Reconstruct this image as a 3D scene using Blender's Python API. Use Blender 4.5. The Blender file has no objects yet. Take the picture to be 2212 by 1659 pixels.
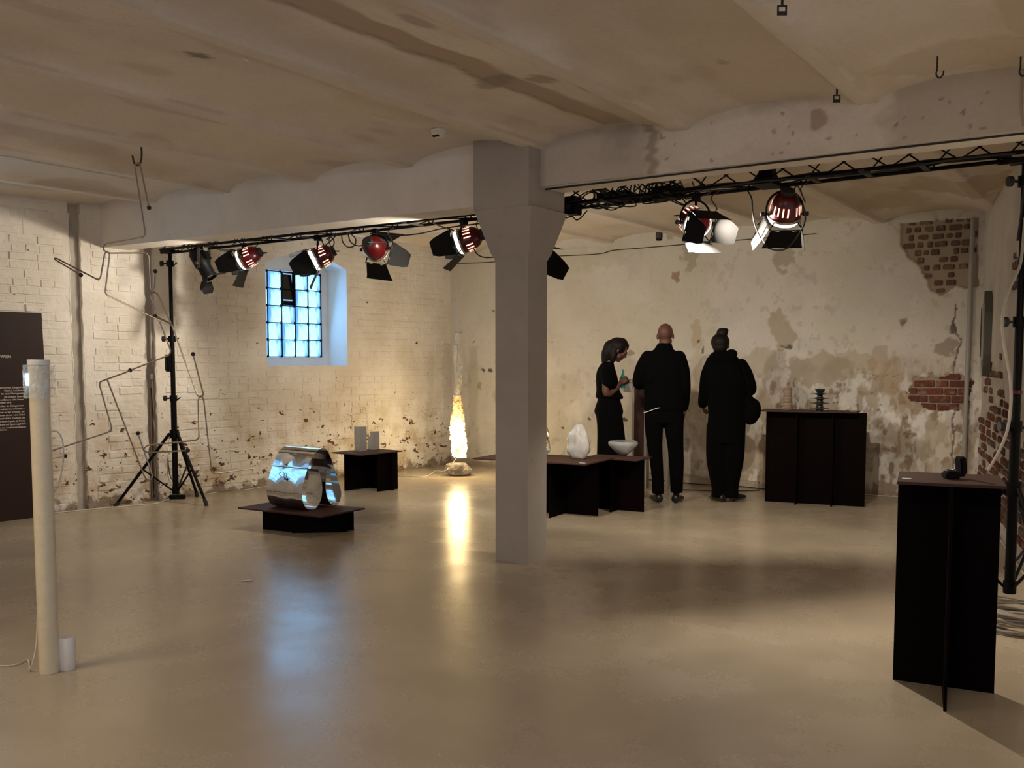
import bpy, bmesh, math, random
import numpy as np
from mathutils import Vector, Matrix, Euler
random.seed(7); np.random.seed(7)
S = bpy.context.scene
COL = S.collection
R = math.radians
# ------------------------------------------------------------------ camera
CAMP = np.array([3.799, -5.748, 1.42])
FPX = 2100.0; PITCH = math.atan(2100/29000); PPY = 932.07; HEAD = R(34)
cam = bpy.data.cameras.new('camera'); camo = bpy.data.objects.new('camera', cam); COL.objects.link(camo)
camo.location = CAMP; camo.rotation_euler = (R(90)-PITCH, 0, HEAD)
cam.lens = FPX/2212*36; cam.sensor_width = 36; cam.shift_y = (PPY-829.5)/2212
cam.clip_start = .05; cam.clip_end = 60
S.camera = camo
# ------------------------------------------------------------------ view, world, large lights
S.view_settings.view_transform = 'Standard'; S.view_settings.look = 'None'
S.view_settings.exposure = 0.0; S.view_settings.gamma = 1; S.view_settings.use_curve_mapping = False
w = bpy.data.worlds.new('world'); S.world = w; w.use_nodes = True
w.node_tree.nodes['Background'].inputs[0].default_value = (.35, .6, 1, 1)
w.node_tree.nodes['Background'].inputs[1].default_value = 1.0
S.cycles.max_bounces = 8; S.cycles.diffuse_bounces = 5; S.cycles.glossy_bounces = 4; S.cycles.adaptive_threshold = .015
S.cycles.transmission_bounces = 8; S.cycles.sample_clamp_indirect = 6
S.cycles.caustics_refractive = False; S.cycles.caustics_reflective = False
def area(name, loc, target, size, power, color, sy=None):
    l = bpy.data.lights.new(name, 'AREA'); l.energy = power; l.color = color
    l.shape = 'RECTANGLE'; l.size = size; l.size_y = sy or size
    o = bpy.data.objects.new(name, l); COL.objects.link(o); o.location = loc
    o.rotation_euler = (Vector(target)-Vector(loc)).to_track_quat('-Z', 'Y').to_euler()
    return o
WARM = (1, .87, .71)
# daylight falling in through the glass blocks of the two windows
WA = np.array([-4.375, 4.902]); WD = np.array([-.0785, -.9969]); WN = np.array([.9969, -.0785])
def wl(t, off=0, z=0):                         # a point on the left wall: t along, off into the room
    p = WA+WD*t+WN*off; return Vector((p[0], p[1], z))
DAY = (.22, .50, 1.0)
for tc, pw in ((2.51, 8), (6.85, 3)):
    area('daylight', wl(tc, -.27, 2.0), wl(tc, 1, 1.7), 1.0, pw, DAY, 1.0)
# soft fill lights added out of view behind the camera to brighten the room
area('rear_hall_lamp', (-1.0, -5.6, 2.7), (-1.0, -5.0, 0), 1.2, 54, (1, .79, .58), .5)
area('rear_hall_lamp', (3.3, -6.6, 2.7), (2.6, -6.0, 0), 1.2, 50, (1, .79, .58), .5)

# ------------------------------------------------------------------ surveying helpers
_c, _s = math.cos(PITCH), math.sin(PITCH)
_ex = np.array([math.cos(HEAD), math.sin(HEAD)]); _fw = np.array([-math.sin(HEAD), math.cos(HEAD)])
def ray(px, py):
    u = (px-1106)/FPX; v = (PPY-py)/FPX; f = _c+v*_s
    h = _ex*u+_fw*f; return np.array([h[0], h[1], -_s+v*_c])
def atz(px, py, z=0.0): r = ray(px, py); return Vector(CAMP+(z-CAMP[2])/r[2]*r)
def aty(px, py, y): r = ray(px, py); return Vector(CAMP+(y-CAMP[1])/r[1]*r)
def atd(px, py, d): r = ray(px, py); return Vector(CAMP+d/(r[0]*_fw[0]+r[1]*_fw[1])*r)
def atv(px, py, p, q):
    r = ray(px, py); d = np.array(q[:2])-np.array(p[:2]); n = np.array([-d[1], d[0]])
    return Vector(CAMP+n.dot(np.array(p[:2])-CAMP[:2])/n.dot(r[:2])*r)

# ------------------------------------------------------------------ mesh builder
class MB:
    def __init__(s): s.v = []; s.f = []
    def add(s, v, f):
        b = len(s.v); s.v += [tuple(x) for x in v]; s.f += [tuple(b+i for i in q) for q in f]; return s
    def box(s, c, size, rot=None, bev=0):
        hx, hy, hz = [k/2 for k in size]; M = (rot.to_matrix() if isinstance(rot, Euler) else rot) if rot is not None else Matrix.Identity(3)
        c = Vector(c)
        if bev <= 0:
            vs = [c+M@Vector((x*hx, y*hy, z*hz)) for x in (-1, 1) for y in (-1, 1) for z in (-1, 1)]
            return s.add(vs, [(0, 1, 3, 2), (4, 6, 7, 5), (0, 4, 5, 1), (2, 3, 7, 6), (0, 2, 6, 4), (1, 5, 7, 3)])
        bm = bmesh.new(); bmesh.ops.create_cube(bm, size=1)
        for v in bm.verts: v.co = Vector((v.co.x*2*hx, v.co.y*2*hy, v.co.z*2*hz))
        bmesh.ops.bevel(bm, geom=bm.edges[:], offset=bev, segments=2, affect='EDGES')
        bm.verts.index_update()
        s.add([c+M@v.co for v in bm.verts], [[v.index for v in f.verts] for f in bm.faces]); bm.free(); return s
    def span(s, a, b):
        a = Vector(a); b = Vector(b); return s.box((a+b)/2, [abs(x) for x in (b-a)])
    def tube(s, pts, r, n=8, closed=False, caps=True):
        pts = [Vector(p) for p in pts]; N = len(pts); rs = r if hasattr(r, '__len__') else [r]*N
        up = None; rings = []
        for i, p in enumerate(pts):
            a = pts[(i-1) % N] if (closed or i) else p; b = pts[(i+1) % N] if (closed or i < N-1) else p
            t = (b-a); t = t.normalized() if t.length > 1e-9 else Vector((0, 0, 1))
            if up is None: up = t.orthogonal().normalized()
            up = (up-t*up.dot(t)); up = up.normalized() if up.length > 1e-6 else t.orthogonal().normalized()
            q = t.cross(up)
            rings.append([p+(up*math.cos(2*math.pi*k/n)+q*math.sin(2*math.pi*k/n))*rs[i] for k in range(n)])
        vs = [x for rg in rings for x in rg]; fs = []
        for i in range(N if closed else N-1):
            j = (i+1) % N
            for k in range(n): fs.append((i*n+k, i*n+(k+1) % n, j*n+(k+1) % n, j*n+k))
        if caps and not closed: fs += [tuple(range(n))[::-1], tuple((N-1)*n+k for k in range(n))]
        return s.add(vs, fs)
    def cyl(s, a, b, r, n=16, r2=None): return s.tube([a, b], [r, r if r2 is None else r2], n)
    def lathe(s, prof, n=24, M=None):                     # prof: (radius, height) pairs, about local Z
        M = M or Matrix.Identity(4); vs = []; fs = []
        for r, h in prof:
            for k in range(n):
                a = 2*math.pi*k/n; vs.append(M@Vector((r*math.cos(a), r*math.sin(a), h)))
        for i in range(len(prof)-1):
            for k in range(n): fs.append((i*n+k, i*n+(k+1) % n, (i+1)*n+(k+1) % n, (i+1)*n+k))
        return s.add(vs, fs)
    def disc(s, c, r, nrm, n=16):
        c = Vector(c); q = Vector(nrm).normalized(); u = q.orthogonal().normalized(); w = q.cross(u)
        return s.add([c+(u*math.cos(2*math.pi*k/n)+w*math.sin(2*math.pi*k/n))*r for k in range(n)], [tuple(range(n))])
    def prism(s, poly, axis, length):                     # poly: 3-D points, extruded along a vector
        P = [Vector(p) for p in poly]; d = Vector(axis)*length; n = len(P)
        return s.add(P+[p+d for p in P], [tuple(range(n))[::-1], tuple(range(n, 2*n))]+[(i, (i+1) % n, n+(i+1) % n, n+i) for i in range(n)])
    def sphere(s, c, r, nu=12, nv=8, sc=(1, 1, 1), M=None):
        c = Vector(c); M = M or Matrix.Identity(3); vs = []; fs = []
        for i in range(nv+1):
            th = math.pi*i/nv
            for k in range(nu):
                a = 2*math.pi*k/nu
                vs.append(c+M@Vector((r*sc[0]*math.sin(th)*math.cos(a), r*sc[1]*math.sin(th)*math.sin(a), r*sc[2]*math.cos(th))))
        for i in range(nv):
            for k in range(nu): fs.append((i*nu+k, (i+1)*nu+k, (i+1)*nu+(k+1) % nu, i*nu+(k+1) % nu))
        return s.add(vs, fs)
    def mesh(s, name, mat=None, smooth=False):
        me = bpy.data.meshes.new(name); me.from_pydata([tuple(v) for v in s.v], [], s.f); me.validate()
        bm = bmesh.new(); bm.from_mesh(me); bmesh.ops.remove_doubles(bm, verts=bm.verts, dist=1e-6)
        bmesh.ops.recalc_face_normals(bm, faces=bm.faces); bm.to_mesh(me); bm.free()
        if mat: me.materials.append(mat)
        if smooth: smoothen(me, smooth)
        return me
    def build(s, name, mat, parent=None, smooth=False, loc=None):
        o = bpy.data.objects.new(name, s.mesh(name, mat, smooth)); COL.objects.link(o)
        if parent is not None: o.parent = parent
        if loc is not None: o.location = loc
        return o
def smoothen(me, ang=True):
    me.polygons.foreach_set('use_smooth', [True]*len(me.polygons))
    a = 40 if ang is True else ang
    if a < 180:
        bm = bmesh.new(); bm.from_mesh(me)
        for e in bm.edges:
            if len(e.link_faces) == 2 and e.calc_face_angle(0) > R(a): e.smooth = False
        bm.to_mesh(me); bm.free()
def tag(o, label=None, cat=None, group=None, kind=None):
    if label: o['label'] = label
    if cat: o['category'] = cat
    if group: o['group'] = group
    if kind: o['kind'] = kind
    return o
def empty(name, loc, rz=0, label=None, cat=None, group=None, kind=None):
    o = bpy.data.objects.new(name, None); COL.objects.link(o); o.location = loc; o.rotation_euler = (0, 0, rz)
    o.empty_display_size = .1
    return tag(o, label, cat, group, kind)
def catmull(P, k=6, closed=False):
    P = [Vector(p) for p in P]; n = len(P); out = []
    for i in range(n if closed else n-1):
        g = (lambda j: P[j % n]) if closed else (lambda j: P[min(max(j, 0), n-1)])
        p0, p1, p2, p3 = g(i-1), g(i), g(i+1), g(i+2)
        for q in range(k):
            t = q/k; out.append(.5*((2*p1)+(p2-p0)*t+(2*p0-5*p1+4*p2-p3)*t*t+(3*p1-p0-3*p2+p3)*t**3))
    if not closed: out.append(P[-1])
    return out
def bend(P, r=.03, k=4):                                   # polyline with rounded corners, as bent wire
    P = [Vector(p) for p in P]; out = [P[0]]
    for i in range(1, len(P)-1):
        a = P[i-1]-P[i]; b = P[i+1]-P[i]; d = min(r, a.length*.45, b.length*.45)
        p = P[i]+a.normalized()*d; q = P[i]+b.normalized()*d
        for j in range(k+1):
            t = j/k; out.append(p*(1-t)**2+P[i]*2*t*(1-t)+q*t*t)
    out.append(P[-1]); return out

# ------------------------------------------------------------------ materials
class NT:
    def __init__(s, name):
        s.m = bpy.data.materials.new(name); s.m.use_nodes = True; s.t = s.m.node_tree; s.n = s.t.nodes
        s.b = s.n['Principled BSDF']; s.geo = None
    def node(s, typ, **kw):
        x = s.n.new(typ)
        for k, v in kw.items(): setattr(x, k, v)
        return x
    def link(s, a, b): s.t.links.new(a, b)
    def setin(s, x, v):
        if hasattr(v, 'links') or hasattr(v, 'is_linked'): s.link(v, x)
        else: x.default_value = (*v, 1) if (hasattr(v, '__len__') and len(v) == 3 and x.type == 'RGBA') else v
    def pos(s):
        if s.geo is None: s.geo = s.node('ShaderNodeNewGeometry')
        return s.geo.outputs['Position']
    def objpos(s):
        return s.node('ShaderNodeTexCoord').outputs['Object']
    def sc(s, vec, k):
        m = s.node('ShaderNodeVectorMath', operation='MULTIPLY'); s.link(vec, m.inputs[0]); m.inputs[1].default_value = k; return m.outputs[0]
    def noise(s, scale, detail=4, rough=.55, vec=None, dist=0):
        x = s.node('ShaderNodeTexNoise'); s.link(vec or s.pos(), x.inputs['Vector'])
        x.inputs['Scale'].default_value = scale; x.inputs['Detail'].default_value = detail
        x.inputs['Roughness'].default_value = rough; x.inputs['Distortion'].default_value = dist; return x.outputs['Fac']
    def ramp(s, fac, a, b, lo=0.0, hi=1.0):
        x = s.node('ShaderNodeMapRange', interpolation_type='SMOOTHSTEP'); s.link(fac, x.inputs[0])
        x.inputs[1].default_value = a; x.inputs[2].default_value = b; x.inputs[3].default_value = lo; x.inputs[4].default_value = hi
        return x.outputs[0]
    def math(s, op, a, b=0.0):
        x = s.node('ShaderNodeMath', operation=op); s.setin(x.inputs[0], a); s.setin(x.inputs[1], b); return x.outputs[0]
    def mix(s, f, a, b, mode='MIX'):
        x = s.node('ShaderNodeMix', data_type='RGBA', blend_type=mode)
        s.setin(x.inputs['Factor'], f); s.setin(x.inputs[6], a); s.setin(x.inputs[7], b); return x.outputs[2]
    def bump(s, h, strength=.3, dist=.01, prev=None):
        x = s.node('ShaderNodeBump'); x.inputs['Strength'].default_value = strength; x.inputs['Distance'].default_value = dist
        s.link(h, x.inputs['Height'])
        if prev is not None: s.link(prev, x.inputs['Normal'])
        return x.outputs[0]
    def attr(s, name='Col'):
        x = s.node('ShaderNodeAttribute'); x.attribute_name = name; return x.outputs['Color']
    def sepz(s, vec=None):
        x = s.node('ShaderNodeSeparateXYZ'); s.link(vec or s.pos(), x.inputs[0]); return x.outputs
    def fin(s, color=None, rough=None, metal=None, normal=None, **kw):
        if color is not None: s.setin(s.b.inputs['Base Color'], color)
        if rough is not None: s.setin(s.b.inputs['Roughness'], rough)
        if metal is not None: s.setin(s.b.inputs['Metallic'], metal)
        if normal is not None: s.link(normal, s.b.inputs['Normal'])
        for k, v in kw.items(): s.setin(s.b.inputs[k.replace('_', ' ')], v)
        return s.m
def simple(name, col, rough=.5, metal=0, var=.12, scale=30, bump=.1, bd=.002, **kw):
    n = NT(name); f = n.noise(scale, 4)
    c = n.mix(f, [x*(1-var) for x in col], [min(1, x*(1+var)) for x in col])
    return n.fin(c, n.math('ADD', n.math('MULTIPLY', f, .12), max(0, rough-.06)), metal, n.bump(f, bump, bd) if bump else None, **kw)
def emit(name, col, strength, base=(.8, .8, .8)):
    n = NT(name); f = n.noise(20, 2)
    n.fin(base, .4); n.setin(n.b.inputs['Emission Color'], col)
    n.setin(n.b.inputs['Emission Strength'], n.ramp(f, 0, 1, strength*.9, strength*1.1)); return n.m

def plaster_attr(name):
    n = NT(name); a = n.attr(); f1 = n.noise(2.3, 5); f2 = n.noise(40, 4); f3 = n.noise(9, 6, .65)
    c = n.mix(n.ramp(f1, .35, .7, 0, .35), a, n.mix(.5, a, (.50, .42, .32)))
    c = n.mix(n.ramp(f2, .3, .75, .0, .16), c, n.mix(.6, c, (.30, .24, .19)))
    c = n.mix(n.ramp(f3, .60, .72, 0, .22), c, n.mix(.5, c, (.42, .33, .24)))
    nb = n.bump(f3, .35, .012); nb = n.bump(f2, .3, .003, nb)
    return n.fin(c, .88, 0, nb)
def paint_plain(name, base, alt, bumpd=.006):
    n = NT(name); f1 = n.noise(1.7, 5, .6); f2 = n.noise(35, 4); f3 = n.noise(8, 5, .6)
    c = n.mix(n.ramp(f1, .35, .68), base, alt)
    c = n.mix(n.ramp(f3, .58, .75, 0, .3), c, [x*.72 for x in alt])
    nb = n.bump(f3, .3, bumpd); nb = n.bump(f2, .25, .002, nb)
    return n.fin(c, .8, 0, nb)
def painted_brick():
    n = NT('painted_brick_wall'); z = n.sepz()[2]
    f1 = n.noise(1.5, 5, .6); f2 = n.noise(45, 4); f3 = n.noise(11, 5, .6)
    low = n.ramp(z, 1.5, .1)                                 # damp and wear creep up from the floor
    c = n.mix(n.ramp(f1, .35, .65), (.82, .785, .72), (.70, .645, .56))
    c = n.mix(n.math('MULTIPLY', low, n.ramp(n.noise(4, 5), .42, .66, 0, .75)), c, (.46, .34, .19))
    chip = n.noise(8.0, 3.5, .6, n.sc(n.pos(), (1, 1, 1.6)), .3)
    th = n.math('ADD', chip, n.math('MULTIPLY', low, .125))
    cm = n.ramp(th, .722, .735)
    c = n.mix(cm, c, n.mix(n.noise(25, 3), (.05, .018, .012), (.17, .07, .04)))
    c = n.mix(n.ramp(f3, .62, .74, 0, .25), c, (.42, .34, .25))
    sp = n.noise(24, 2, .5); c = n.mix(n.ramp(n.math('ADD', sp, n.math('MULTIPLY', low, .09)), .765, .78), c, (.14, .08, .05))
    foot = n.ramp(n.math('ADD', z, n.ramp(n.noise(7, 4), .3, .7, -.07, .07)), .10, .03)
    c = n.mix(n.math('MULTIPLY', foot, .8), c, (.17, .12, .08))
    nb = n.bump(f3, .9, .018); nb = n.bump(n.noise(5, 4), .5, .03, nb); nb = n.bump(f2, .4, .003, nb)
    h = n.math('SUBTRACT', 1.0, cm); nb = n.bump(h, .6, .006, nb)
    return n.fin(c, .72, 0, nb)
def floor_mat():
    n = NT('polished_screed_floor')
    f1 = n.noise(.7, 3, .5, None, .3); f2 = n.noise(1.9, 3, .5); f3 = n.noise(60, 3)
    c = n.mix(n.ramp(f1, .32, .7), (.45, .38, .28), (.37, .305, .22))
    c = n.mix(n.ramp(f2, .45, .75, 0, .35), c, (.49, .43, .345))
    c = n.mix(n.ramp(f2, .50, .28, 0, .22), c, (.32, .27, .21))
    r = n.math('ADD', n.ramp(f2, .3, .7, .22, .30), n.ramp(f3, .3, .7, -.01, .01))
    nb = n.bump(n.noise(2.6, 1), .05, .02); nb = n.bump(n.noise(1.1, 2), .12, .05, nb)
    return n.fin(c, r, 0, nb, Specular_IOR_Level=.52)
def glass_block_mat():
    n = NT('wavy_glass_block'); p = n.objpos()
    d = n.noise(6, 2, .5, n.sc(p, (1.3, 1, .6)), 1.6)
    x = n.sepz(p)
    f = n.math('ADD', n.math('MULTIPLY', n.ramp(d, .40, .62), .40), n.math('MULTIPLY', n.ramp(x[0], -.080, -.015), n.ramp(x[2], .10, .0, .40, .75)))
    c = n.mix(n.ramp(f, .15, .85), (.06, .30, .82), (.34, .80, 1.0))
    nb = n.bump(d, .5, .02)
    n.fin((.25, .45, .6), .08, 0, nb); n.setin(n.b.inputs['Emission Color'], c); n.setin(n.b.inputs['Emission Strength'], n.ramp(f, .3, 1, .9, 1.85))
    return n.m
def brick_mat(name, a, b):
    n = NT(name); p = n.pos(); oi = n.node('ShaderNodeObjectInfo').outputs['Random']
    c = n.mix(oi, a, b); f = n.noise(30, 5, .6); f2 = n.noise(8, 4)
    c = n.mix(n.ramp(f2, .5, .68, 0, .7), c, (.33, .26, .21))
    c = n.mix(n.ramp(f, .35, .7, 0, .5), c, [x*.35 for x in a])
    return n.fin(c, .9, 0, n.bump(f, .6, .006))
M = {}
M['ceiling'] = plaster_attr('limewashed_ceiling_plaster')
M['wallb'] = plaster_attr('stained_wall_plaster')
M['beam'] = paint_plain('beam_plaster', (.80, .76, .71), (.72, .675, .615))
M['beam_smooth'] = paint_plain('smooth_grey_render', (.55, .52, .48), (.49, .46, .42), .002)
M['column'] = paint_plain('column_paint', (.42, .38, .34), (.37, .335, .30), .002)
M['brickwall'] = painted_brick()
M['floor'] = floor_mat()
M['reveal'] = paint_plain('window_reveal_paint', (.70, .72, .74), (.62, .64, .66))
M['gblock'] = glass_block_mat()
M['brick'] = brick_mat('red_brick', (.22, .060, .034), (.13, .045, .030))
M['brick_dull'] = brick_mat('dull_brick', (.20, .12, .085), (.11, .07, .05))
M['mortar'] = simple('lime_mortar', (.40, .34, .27), .95, 0, .3, 18, .6, .01)
M['black'] = simple('black_steel_paint', (.002, .002, .0025), .45, Specular_IOR_Level=.12)
M['blackmatte'] = simple('matt_black_steel', (.003, .003, .0032), .6, Specular_IOR_Level=.15)
M['rubber'] = simple('black_rubber', (.012, .012, .012), .7)
M['cable'] = simple('black_cable', (.01, .01, .01), .5, bump=0)
M['greycable'] = simple('grey_cable', (.36, .33, .29), .5)
M['whitecable'] = simple('white_cable', (.62, .58, .50), .5)
M['orange'] = simple('orange_cable', (.45, .12, .05), .6)
M['steel'] = simple('brushed_steel', (.55, .53, .50), .3, 1)
M['chrome'] = simple('polished_stainless', (.62, .63, .65), .07, 1, .03, 5, .06, .01)
M['alu'] = simple('cast_aluminium', (.52, .53, .55), .42, .75, .2, 60, .3, .002)
M['wire'] = simple('polished_wire', (.42, .37, .31), .33, 1, bump=0)
M['red'] = simple('red_lacquer', (.075, .0015, .003), .3, 0, .1, 20, .03)
M['mdf'] = simple('dark_brown_board', (.0030, .0012, .0011), .6, 0, .25, 60, .05, .001, Specular_IOR_Level=.04)  # plinth sides: shade painted into the board colour
M['mdf_board'] = simple('dark_brown_panel', (.026, .013, .011), .55, 0, .15, 60, .05, .001, Specular_IOR_Level=.2)  # text board: same brown board, lamplight painted in as a lighter tone
M['mdf_top'] = simple('dark_brown_board_top', (.062, .030, .023), .6, 0, .15, 80, .05, .001, Specular_IOR_Level=.15)  # plinth tops: same board, the light they catch painted into the colour
M['white'] = simple('white_plastic', (.78, .76, .72), .35)
M['tubewhite'] = simple('cream_lacquered_tube', (.70, .63, .46), .3)
M['paper'] = simple('paper_white', (.8, .8, .78), .7)
M['skin'] = simple('skin', (.095, .037, .025), .6, 0, .12, 30, .15, .002)
M['hair'] = simple('dark_hair', (.0045, .0026, .002), .6, 0, .4, 60, .5, .004, Specular_IOR_Level=.2)
M['cloth'] = simple('black_cotton', (.0012, .0012, .0013), .95, 0, .3, 80, .5, .004, Specular_IOR_Level=.08)
M['cloth2'] = simple('black_wool', (.0014, .0014, .0015), 1, 0, .3, 50, .6, .006, Specular_IOR_Level=.08)
M['shoe'] = simple('black_leather', (.004, .004, .004), .4)
M['hook'] = simple('dark_iron', (.05, .042, .035), .6, .6)
M['stoneware'] = simple('beige_stoneware', (.35, .26, .19), .8, 0, .25, 30, .4, .004)
M['darkclay'] = simple('dark_green_glaze', (.022, .030, .027), .3)
M['lampglow'] = emit('hot_lamp_opening', (1, .93, .82), 5)
M['slot'] = emit('glowing_vent_slot', (1, .42, .30), 3.2)
M['bluelight'] = emit('cold_led', (.55, .85, 1), 6)
# ------------------------------------------------------------------ numpy noise and painted grids
def vnoise(x, y, seed=0):
    rs = np.random.RandomState(seed); L = rs.rand(256, 256)
    xi = np.floor(x).astype(int); yi = np.floor(y).astype(int); fx = x-xi; fy = y-yi
    fx = fx*fx*(3-2*fx); fy = fy*fy*(3-2*fy)
    g = lambda a, b: L[a % 256, b % 256]
    return (g(xi, yi)*(1-fx)+g(xi+1, yi)*fx)*(1-fy)+(g(xi, yi+1)*(1-fx)+g(xi+1, yi+1)*fx)*fy
def fbm(x, y, seed=0, o=4):
    r = 0; a = .5
    for k in range(o): r = r+a*vnoise(x*2**k+17*k, y*2**k+5*k, seed+k); a *= .5
    return r/(1-.5**o)
def sstep(x, a, b):
    t = np.clip((x-a)/(b-a), 0, 1); return t*t*(3-2*t)
def lerp3(c, col, m): return c*(1-m[..., None])+np.array(col)*m[..., None]
def grid_obj(name, X, Y, Z, C, mat, parent=None):
    ny, nx = X.shape
    co = np.stack([X, Y, Z], -1).reshape(-1, 3).astype(np.float32)
    i = np.arange(ny*nx).reshape(ny, nx); q = np.stack([i[:-1, :-1], i[:-1, 1:], i[1:, 1:], i[1:, :-1]], -1).reshape(-1, 4)
    me = bpy.data.meshes.new(name); me.vertices.add(len(co)); me.vertices.foreach_set('co', co.ravel())
    me.loops.add(q.size); me.loops.foreach_set('vertex_index', q.ravel().astype(np.int32))
    me.polygons.add(len(q)); me.polygons.foreach_set('loop_start', np.arange(0, q.size, 4, dtype=np.int32))
    me.polygons.foreach_set('loop_total', np.full(len(q), 4, dtype=np.int32)); me.polygons.foreach_set('use_smooth', [True]*len(q))
    a = me.color_attributes.new('Col', 'FLOAT_COLOR', 'POINT')
    a.data.foreach_set('color', np.concatenate([C.reshape(-1, 3), np.ones((len(co), 1))], 1).astype(np.float32).ravel())
    me.update(); me.validate(); me.materials.append(mat)
    o = bpy.data.objects.new(name, me); COL.objects.link(o)
    if parent is not None: o.parent = parent
    return o
# ------------------------------------------------------------------ floor
fl = MB().span((-6.6, -9.4, -.12), (5.6, 5.1, 0)).build('floor', M['floor']); tag(fl, kind='structure')
# ------------------------------------------------------------------ ceiling of shallow vaults between ribs
RIBS = [-7.0, -5.97, -4.94, -3.95, -2.95, -1.93, -.93, .20, 1.23, 2.35, 3.45, 4.5, 5.6]
xs = np.arange(-5.6, 5.6, .02); ys = np.arange(-9.4, 5.05, .045)
GX, GY = np.meshgrid(xs, ys)
wob = (fbm(GY*.8, GX*0+3, 5)-.5)*.05
def vault(x):
    z = np.full(x.shape, 2.85)
    for a, b in zip(RIBS[:-1], RIBS[1:]):
        a2, b2 = a+.06, b-.06; m = (x > a2) & (x < b2); t = (x-a2)/(b2-a2)
        z = np.where(m, 2.855+.085*np.clip(4*t*(1-t), 0, 1)**.55, z)
    return z
GZ = vault(GX+wob*.5)+(fbm(GX*3, GY*2, 9)-.5)*.014
GZ = GZ+(fbm(GX*.7, GY*.5, 2)-.5)*.02
cc_ = np.ones(GX.shape+(3,))*np.array([.80, .73, .63])
cc_ = lerp3(cc_, (.60, .52, .41), sstep(fbm(GX*1.1, GY*.55, 21), .42, .62)*.7)
cc_ = lerp3(cc_, (.76, .70, .66), sstep(fbm(GX*2.2, GY*.4, 31), .52, .68)*.6)
cc_ = lerp3(cc_, (.50, .41, .31), sstep(fbm(GX*3.1, GY*1.2, 41), .60, .70)*.4)
for r_ in RIBS:                                            # broken darker lines along the edges of the ribs
    d = np.abs(GX+wob*.5-r_); cc_ = lerp3(cc_, (.52, .44, .34), np.exp(-((d-.066)/.010)**2)*.7*sstep(fbm(GX*2, GY*3, 51), .35, .6))
    cc_ = lerp3(cc_, (.76, .70, .62), (d < .056)*.6)
# the long flaked seam in the bay beside the column and its darker strip
seam = .655+.045*(GY+1.4)+(fbm(GY*3, GY*0, 61)-.5)*.09
mm = sstep(GX, seam-.012, seam+.008)*sstep(GX, seam+.21+(fbm(GY*2, GX*0, 3)-.5)*.2, seam+.15)*sstep(GY, -6, -3.5)
cc_ = lerp3(cc_, (.40, .305, .215), mm*.78*(GY < -.1)); GZ = GZ+.008*mm*(GY < -.1)
mm = np.exp(-((GX-seam)/.012)**2)*(GY < -.1)*sstep(GY, -5, -3); cc_ = lerp3(cc_, (.24, .17, .11), mm*.6)
mm = np.exp(-((GX+3.45-(fbm(GY*3, GY*0, 66)-.5)*.1)/.035)**2)*sstep(GY, -2.6, -2.0)*sstep(GY, -.5, -.9); cc_ = lerp3(cc_, (.36, .27, .18), mm*.75)
def cblob(px, py, rx, ry, col, al, sd=0, z=2.9):
    global cc_
    p = atz(px, py, z); d = np.sqrt(((GX-p.x)/rx)**2+((GY-p.y)/ry)**2)+(fbm(GX*9, GY*9, sd)-.5)*.9
    cc_ = lerp3(cc_, col, sstep(d, 1.05, .85)*al)
for a in [(1072, 195, .13, .10, (.30, .25, .19), .7, 71), (1172, 182, .10, .09, (.33, .27, .20), .7, 72), (1272, 190, .05, .10, (.36, .29, .22), .6, 73),
          (430, 135, .05, .06, (.12, .10, .08), .8, 74), (1560, 150, .03, .05, (.3, .24, .18), .6, 75), (905, 62, .05, .12, (.30, .25, .20), .5, 76),
          (1520, 450, .10, .22, (.40, .32, .23), .6, 77), (1370, 440, .08, .35, (.44, .36, .26), .6, 78), (1480, 400, .06, .12, (.40, .32, .23), .6, 79),
          (2080, 400, .5, .5, (.50, .40, .28), .75, 80), (1930, 440, .3, .5, (.52, .42, .30), .6, 81), (2100, 130, .5, .25, (.52, .44, .33), .5, 82),
          (1250, 545, .35, .12, (.50, .45, .34), .6, 83)]: cblob(*a)
ce = grid_obj('ceiling', GX, GY, GZ, cc_, M['ceiling']); tag(ce, kind='structure')
# ------------------------------------------------------------------ beam and column
def profile_top(x): return float(vault(np.array([x]))[0])+.02
def beam_part(name, x0, x1, y0, y1, z0, mat, parent=None, slope=0):
    mb = MB(); xs_ = np.linspace(x0, x1, int((x1-x0)/.06)+2)
    for a, b in zip(xs_[:-1], xs_[1:]):
        za, zb = z0+slope*(a-x0), z0+slope*(b-x0)
        va = [(a, y0, za), (a, y1, za), (a, y1, profile_top(a)), (a, y0, profile_top(a))]
        vb = [(b, y0, zb), (b, y1, zb), (b, y1, profile_top(b)), (b, y0, profile_top(b))]
        mb.add(va+vb, [(0, 3, 7, 4), (1, 5, 6, 2), (0, 4, 5, 1)])
        if a == xs_[0]: mb.add(va, [(0, 1, 2, 3)])
        if b == xs_[-1]: mb.add(vb, [(3, 2, 1, 0)])
    return mb.build(name, mat, parent, True)
bl = beam_part('trim_1', -5.0, -.20, -.12, .16, 2.508, M['beam']); tag(bl, kind='structure')
br = beam_part('trim_2', .16, 3.6, -.06, .19, 2.598, M['beam']); tag(br, kind='structure')
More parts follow.
